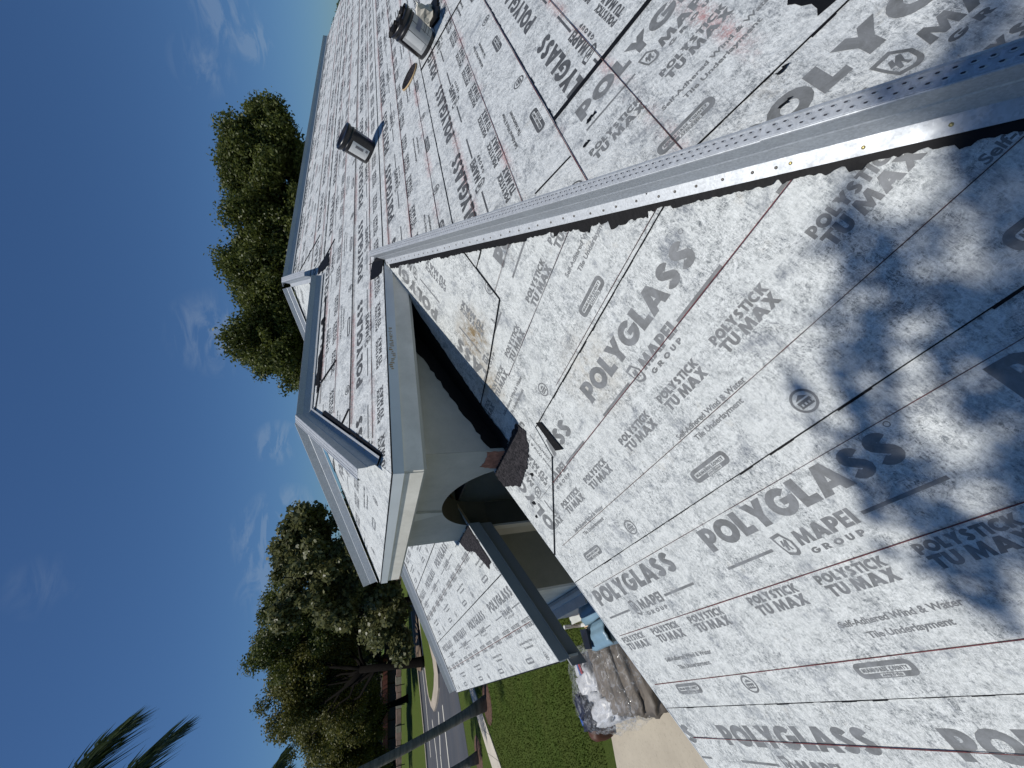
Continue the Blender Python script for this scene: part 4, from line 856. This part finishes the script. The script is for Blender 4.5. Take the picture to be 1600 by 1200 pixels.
def crown_clumps(ells, k_, rc, seed):
    r = np.random.default_rng(seed); out = []
    vol = np.array([e[1] * e[2] * e[3] for e in ells]) ** .66; cnt = (vol / vol.sum() * k_).astype(int) + 1
    for (c_, rx, ry, rz), m_ in zip(ells, cnt):
        for _ in range(m_):
            d = r.normal(size=3); d /= np.linalg.norm(d); u = r.random() ** .4 * .95; p = Vector(c_) + Rh * float(d[0] * rx * u) + Fh * float(d[1] * ry * u) + Vector((0, 0, float(d[2] * rz * u))); out.append((p, rc * r.uniform(.55, 1.3)))
    return out
def tree(name, label, cat, base, trunk_r, ells, k_, rc, n, size, mat, bark='bark_shaded', seed=1, group=None, limbs=9, fork=.45, lean=(0, 0), aspect=.55, droop=0.):
    base = Vector(base); t = empty(name, base, label, cat, group); cl = crown_clumps(ells, k_, rc, seed); cc = sum((Vector(e[0]) for e in ells), Vector()) / len(ells); rr = random.Random(seed)
    mb = MB(); fk = base.lerp(Vector((cc.x * .4 + base.x * .6, cc.y * .4 + base.y * .6, cc.z)), fork); mid = base.lerp(fk, .5) + Vector((lean[0], lean[1], 0))
    mb.tube([base - Vector((0, 0, .1)), base + Vector((0, 0, .25)), mid, fk], [trunk_r * 1.6, trunk_r * 1.05, trunk_r * .85, trunk_r * .7], 10); mb.build('trunk', bark, t, True)
    mb = MB(); pick = rr.sample(cl, min(limbs, len(cl)))
    for c_, _ in pick:
        f0 = base.lerp(fk, rr.uniform(.62, 1.0)) if (c_ - fk).length > 1 else fk; a = f0.lerp(c_, .35) + Vector([rr.uniform(-.4, .4) for _ in range(3)]); b = fk.lerp(c_, .7) + Vector([rr.uniform(-.3, .3) for _ in range(3)]); r0 = trunk_r * rr.uniform(.28, .5)
        mb.tube([f0 - Vector((0, 0, .1)), f0.lerp(a, .5) + Vector([rr.uniform(-.15, .15) for _ in range(3)]), a, a.lerp(b, .5) + Vector([rr.uniform(-.3, .3) for _ in range(3)]), b, c_], [r0, r0 * .85, r0 * .7, r0 * .5, r0 * .4, r0 * .12], 6)
        for _ in range(3):
            p = b.lerp(c_, rr.random()); e = p + Vector([rr.uniform(-1, 1) * rc * 1.6 for _ in range(3)]); mb.tube([p, p.lerp(e, .5) + Vector((0, 0, .1)), e], [r0 * .25, r0 * .16, r0 * .05], 5)
    mb.build('branches', bark, t, True); link('crown', np_mesh('crown', leaves(cl, n, size, 1, aspect=aspect, seed=seed, droop=droop), 4), mat, t); return t
# oak behind the ridge: wide and flat topped
oak = [(SD(2.6, 24, 4.6), 2.3, 2.4, 1.95), (SD(5.8, 24.5, 4.6), 3.0, 2.6, 2.1), (SD(9.4, 24, 4.6), 2.8, 2.6, 2.15), (SD(12.2, 24.3, 4.4), 1.9, 2.2, 1.6), (SD(1.2, 23.5, 3.6), 1.4, 2, 1.3), (SD(7, 24, 2.6), 5.5, 3, 1.6), (SD(11.5, 24, 5.9), 1.2, 1.6, .9), (SD(13.2, 24, 4.9), .9, 1.2, .9)]
tree('oak_tree', 'wide dense dark green oak crown rising behind the long roof ridge', 'tree', SD(7, 24.5, GZ), .4, oak, 640, .60, 230000, .080, 'leaves_oak', seed=3, limbs=14)
tree('oak_tree', 'small tip of green foliage peeping over the far right end of the roof', 'tree', SD(49.3, 60, GZ), .3, [(SD(49.6, 60, 3.1), 1.9, 2, 1.5), (SD(50.5, 60, 1.5), 3, 2, 2)], 40, .6, 9000, .14, 'leaves_oak', seed=5, limbs=4)
big = [(SD(-9.0, 28, 3.2), 1.6, 2.2, 1.7), (SD(-10.8, 28, 3.0), 2.3, 2.5, 2.6), (SD(-12.6, 28.5, 2.2), 2.2, 2.4, 2.7), (SD(-12.2, 28, 0), 3.3, 2.4, 2.4), (SD(-14.6, 28, -.9), 2.2, 2.2, 1.6), (SD(-9.5, 28, .5), 2.6, 2.4, 2.4), (SD(-13.2, 27.5, 4.3), .9, 1.2, .8), (SD(-7.6, 28, 3.4), .7, 1, .9), (SD(-16.2, 27.4, -1.9), .8, 1, .7)]
tree('broadleaf_tree', 'tree with large round leaves, sunlight painted in as pale patches, just beyond the raised entry roof', 'tree', SD(-12.5, 29, GZ), .3, big, 210, .62, 44000, .125, 'leaves_big', seed=8, aspect=.85, limbs=10)
ol = [(SD(-21.5, 40, 6.2), 3.0, 3.5, 2.6), (SD(-25.5, 40, 6.0), 3.4, 3.5, 2.7), (SD(-29.4, 41, 4.8), 3.2, 3.5, 2.6), (SD(-33.5, 42, 4.2), 3.6, 3.5, 2.7), (SD(-22, 41, 2.6), 3.6, 3, 2.6), (SD(-28.5, 42, 1.6), 4.6, 3, 2.4), (SD(-34.5, 42, 1.0), 4, 3, 2.4), (SD(-25, 43, 3.6), 5, 3, 2.4)]
tree('shade_tree', 'large olive green tree with forked dark trunk standing on the road median', 'tree', (2.69, 38.7, GZ), .34, ol[:3] + ol[4:5] + ol[7:] + [(SD(-24, 40, 4.5), 3.6, 3, 3), (SD(-27.5, 40, 3.0), 3.6, 3, 2.6), (SD(-20.5, 40, 3.4), 2.6, 3, 2.6)], 380, .85, 130000, .105, 'leaves_olive', seed=12, limbs=16, fork=.55, droop=.5)
tree('shade_tree', 'fine leaved olive tree to the left of the forked trunk, low sunny crown', 'tree', SD(-34, 47, GZ), .32, [(SD(-33.2, 45, 3.9), 3.6, 3, 3.3), (SD(-38.5, 45, 3.0), 3.6, 3, 3.6), (SD(-32, 45, .8), 3.6, 3, 2.2), (SD(-37.5, 45, .2), 4.4, 3, 2.0), (SD(-35.5, 44, 2.4), 4.2, 3, 3.2), (SD(-31, 44, 4.4), 2.6, 3, 2.4)], 230, .8, 85000, .10, 'leaves_olive', seed=14, limbs=10, droop=.6)
tree('shade_tree', 'tall green crown behind the large-leaved broadleaf tree, left of its top', 'tree', SD(-18, 36, GZ), .35, [(SD(-16.6, 36, 5.6), 2.3, 2.5, 2.0), (SD(-19.5, 36, 6.4), 2.6, 2.5, 1.7), (SD(-18, 37, 3.6), 3.6, 2.5, 2.6), (SD(-13.2, 36, 5.2), 1.6, 2, 1.2)], 110, .75, 42000, .10, 'leaves_oak', seed=16, limbs=9)
# dark thicket closing the view under the crowns
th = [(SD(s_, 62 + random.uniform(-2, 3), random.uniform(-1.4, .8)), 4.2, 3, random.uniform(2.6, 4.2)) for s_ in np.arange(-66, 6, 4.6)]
o = link('thicket', np_mesh('thicket', leaves(crown_clumps(th, 420, 1.5, 21), 60000, .30, 1, seed=22), 4), 'leaves_shaded'); props(o, 'dark mass of trees closing the view beyond the far street', 'thicket', kind='stuff')
mb = MB(); 
# far single storey building with red-brown roof edge
t = empty('far_building', SD(-47, 58, GZ), 'low dark building with red-brown roof edge under the trees across the road', 'building')
Z0 = Vector((0, 0, 1))
MB().box(SD(-45, 60, -2.45), 15.5, .4, .62, Rh, Fh).build('roof_edge', 'roof_edge_red', t); MB().box(SD(-45, 62.4, -3.4), 15, 4.4, 1.75, Rh, Fh).build('wall', 'house_dark', t)
MB().prism([SD(-53, 59.9, -2.1), SD(-37, 59.9, -2.1), SD(-37, 65, -.9), SD(-53, 65, -.9)], (0, 0, .1)).build('roof', 'roof_far', t)
for s_ in (-51, -48.5, -46, -43.5, -41): MB().box(SD(s_, 60.1, -3.3), .12, .12, 1.6, Rh, Fh).build('post', 'house_dark', t)
t = empty('far_wall', SD(-38, 56, GZ), 'low pinkish stone wall beyond the far strip of grass', 'wall')
for i in range(26):
    s_ = -50 + i * 1.02; MB().box(SD(s_, 56 + random.uniform(-.05, .05), GZ + .32 + random.uniform(-.05, .05)), .96, .5, .64 + random.uniform(-.12, .14), Rh, Fh).build('stone', 'wall_far' if i % 3 else 'kerb', t)
t = empty('wire_fence', SD(-36, 51, GZ), 'thin dark fence posts in a row along the far grass', 'fence')
for i in range(9):
    s_ = -44.5 + i * 2.35; MB().tube([SD(s_, 51, GZ), SD(s_ + .02, 51, GZ + 1.15)], .045, 6).build('post', 'post', t)
for z in (.5, 1.05): MB().tube([SD(-45, 51, GZ + z), SD(-25, 51, GZ + z)], .008, 4).build('wire', 'post', t)

# palms
def frond(P, mb, seed, wind=Vector((.5, -.4, 0)), n=150, L=None):
    rr = random.Random(seed); pts = []
    for i in range(17):
        u = i / 16 * (len(P) - 1); k_ = min(int(u), len(P) - 2); f = u - k_; p0, p1, p2, p3 = P[max(k_ - 1, 0)], P[k_], P[k_ + 1], P[min(k_ + 2, len(P) - 1)]
        pts.append(.5 * ((2 * p1) + (p2 - p0) * f + (2 * p0 - 5 * p1 + 4 * p2 - p3) * f * f + (3 * p1 - p0 - 3 * p2 + p3) * f ** 3))
    L = L or sum((pts[i + 1] - pts[i]).length for i in range(16))
    mb[0].tube(pts, [.04 * (1 - .85 * i / 16) for i in range(17)], 5)
    for i in range(n):
        u = .10 + .90 * i / n; k_ = min(15, int(u * 16)); p = pts[k_].lerp(pts[k_ + 1], u * 16 - k_); tg = (pts[k_ + 1] - pts[k_]).normalized(); side = tg.cross(Vector((0, 0, 1))).normalized()
        for s_ in (-1, 1):
            ln = L * .33 * math.sin(PI * (.16 + .74 * u)) * rr.uniform(.75, 1.2); dv = (side * s_ * .8 + tg * .55 + Vector((0, 0, rr.uniform(-1.1, .25))) + wind * .55).normalized(); m1 = p + dv * ln * .5; e = p + dv * ln + Vector((0, 0, -.30 * ln)) + wind * .12 * ln; wv = Vector((rr.uniform(-.3, .3), rr.uniform(-.2, .2), 1)).normalized() * .036
            mb[1].add([p - wv * .6, p + wv * .6, m1 + wv, e, m1 - wv], [(0, 1, 2, 3, 4)])
def palm(x, y, H, lean, r0, label, fr, seed, wind):
    t = empty('palm_tree', (x, y, GZ), label, 'palm', 'palms along the pavement'); top = Vector((x + lean[0], y + lean[1], GZ + H)); pts = []; rad = []
    for i in range(15):
        u = i / 14; pts.append(Vector((x, y, GZ)).lerp(top, u) + Vector((lean[0] * .25 * math.sin(PI * u), 0, 0))); rad.append(r0 * (1.75 if i == 0 else 1.12 if i == 1 else 1 - .22 * u))
    MB().tube(pts, rad, 14).build('trunk', 'palm_bark', t, True)
    MB().tube([top - Vector((0, 0, .1)), top + Vector((0, 0, .7))], [r0 * .75, r0 * .45], 10).build('crownshaft', 'palm_leaf', t, True)
    for i, P in enumerate(fr):
        if len(P) == 3:
            dv, L, drop = P; d = Vector(dv).normalized(); b_ = top + Vector((0, 0, .6)); P = [b_ + d * (L * u) + Vector((0, 0, -drop * u * u)) + wind * (u * u * .5) for u in (0, .33, .66, 1)]
        a = MB(), MB(); frond([Vector(p) for p in P], a, seed + i, wind); o = a[0].build('frond', 'palm_leaf', t); a[1].build('leaflets', 'palm_leaf', o)
    return t
Wd = Vector((.55, -.42, -.15))
fr1 = [[(-1.9, 19.6, 7.6), (-.5, 19.5, 8.15), (.6, 19.4, 7.75), (1.35, 19.3, 6.95)], [(-1.9, 19.6, 7.5), (-.8, 19.4, 7.1), (.2, 19.3, 6.45), (.85, 19.2, 5.5)],
       ((-.6, -.4, .5), 3, 1.6), ((-.8, .4, .5), 3, 1.6), ((-.3, .9, .4), 3, 1.6), ((-.5, .2, 1), 3, 1.0), ((-.9, -.6, .1), 3, 1.6)]
palm(-.38, 19.5, 11.3, (-1.5, .1), .150, 'tall grey palm trunk rising from the lawn by the pavement, fronds blown sideways', fr1, 40, Wd)
palm(-2.1, 22.3, 7.3, (-.7, .3), .125, 'second palm trunk beyond the pavement at the picture edge', [((math.cos(a), math.sin(a), .35), 2.3, 1.4) for a in np.arange(0, 6.2, .8)], 60, Wd)
# tree whose crown overhangs the near slope from the left, behind the photographer: it throws the dappled shade
cs = []; rr = random.Random(9)
while len(cs) < 250:
    x, y = rr.uniform(-.75, 1.2), rr.uniform(-.9, 1.15); lim_ = 1.10 - .5 * max(0, x) - max(0, x - .72) * 2.0 - max(0, .12 - x) * .6
    if y > lim_ or (y > lim_ - .28 and rr.random() < .62) or (x < .15 and y > .75 and rr.random() < .6): continue
    p = Vector((x, y, K * x + C1)) + SUN * rr.uniform(6.6, 9.2); cs.append((p, rr.uniform(.05, .12)))
for x, y in ((.52, .74), (.44, .80), (.36, .86), (.30, .78), (.22, .90), (.14, .84), (.08, .95), (.26, .98), (.46, .90), (.02, .86), (.58, .66)):
    p = Vector((x, y, K * x + C1)) + SUN * rr.uniform(6.6, 8); cs.insert(0, (p, .06))
O = Vector((-4.6, -.6, GZ)); t = empty('overhanging_tree', O, 'broad tree behind the photographer whose leafy branch shades the near roof slope', 'tree')
mb = MB(); hub = Vector((-4.3, .4, 6.4)); mb.tube([O, O + Vector((.1, .2, 3)), O + Vector((.15, .5, 5)), hub], [.4, .28, .24, .12], 10)
mb.build('trunk', 'bark_shaded', t, True); mb = MB(); rr = random.Random(4)
for c_, r_ in cs:
    a = hub.lerp(c_, .5) + Vector([rr.uniform(-.2, .2) for _ in range(3)]); mb.tube([hub, a, c_], [.02, .010, .005], 5)
mb.build('branches', 'bark_shaded', t, True)
nl = 0; cos_ = []
for i, (c_, r_) in enumerate(cs):
    dv = Vector((rr.uniform(-1, -.1), rr.uniform(-.2, .8), rr.uniform(-.5, .1))).normalized()
    if i % 5 < 3 or i < 11: dv = Vector((-1, rr.uniform(.25, .75), rr.uniform(-.4, -.0))).normalized(); sub = [(c_ + dv * (j * .06 - .24), .022 + .012 * (4 - abs(j - 4)) / 4) for j in range(9)]; cos_.append(leaves(sub, 40, .05, 1, aspect=.4, seed=100 + i)); continue
    sub = [(c_ + dv * (j * .07 - .17), r_ * rr.uniform(.5, .9)) for j in range(6)]
    cos_.append(leaves(sub, rr.randint(22, 38), .055, 1, aspect=.38, seed=100 + i))
link('crown', np_mesh('crown', np.concatenate(cos_), 4), 'leaves_oak', t)
print('tris approx', sum(len(me.polygons) for me in D.meshes))
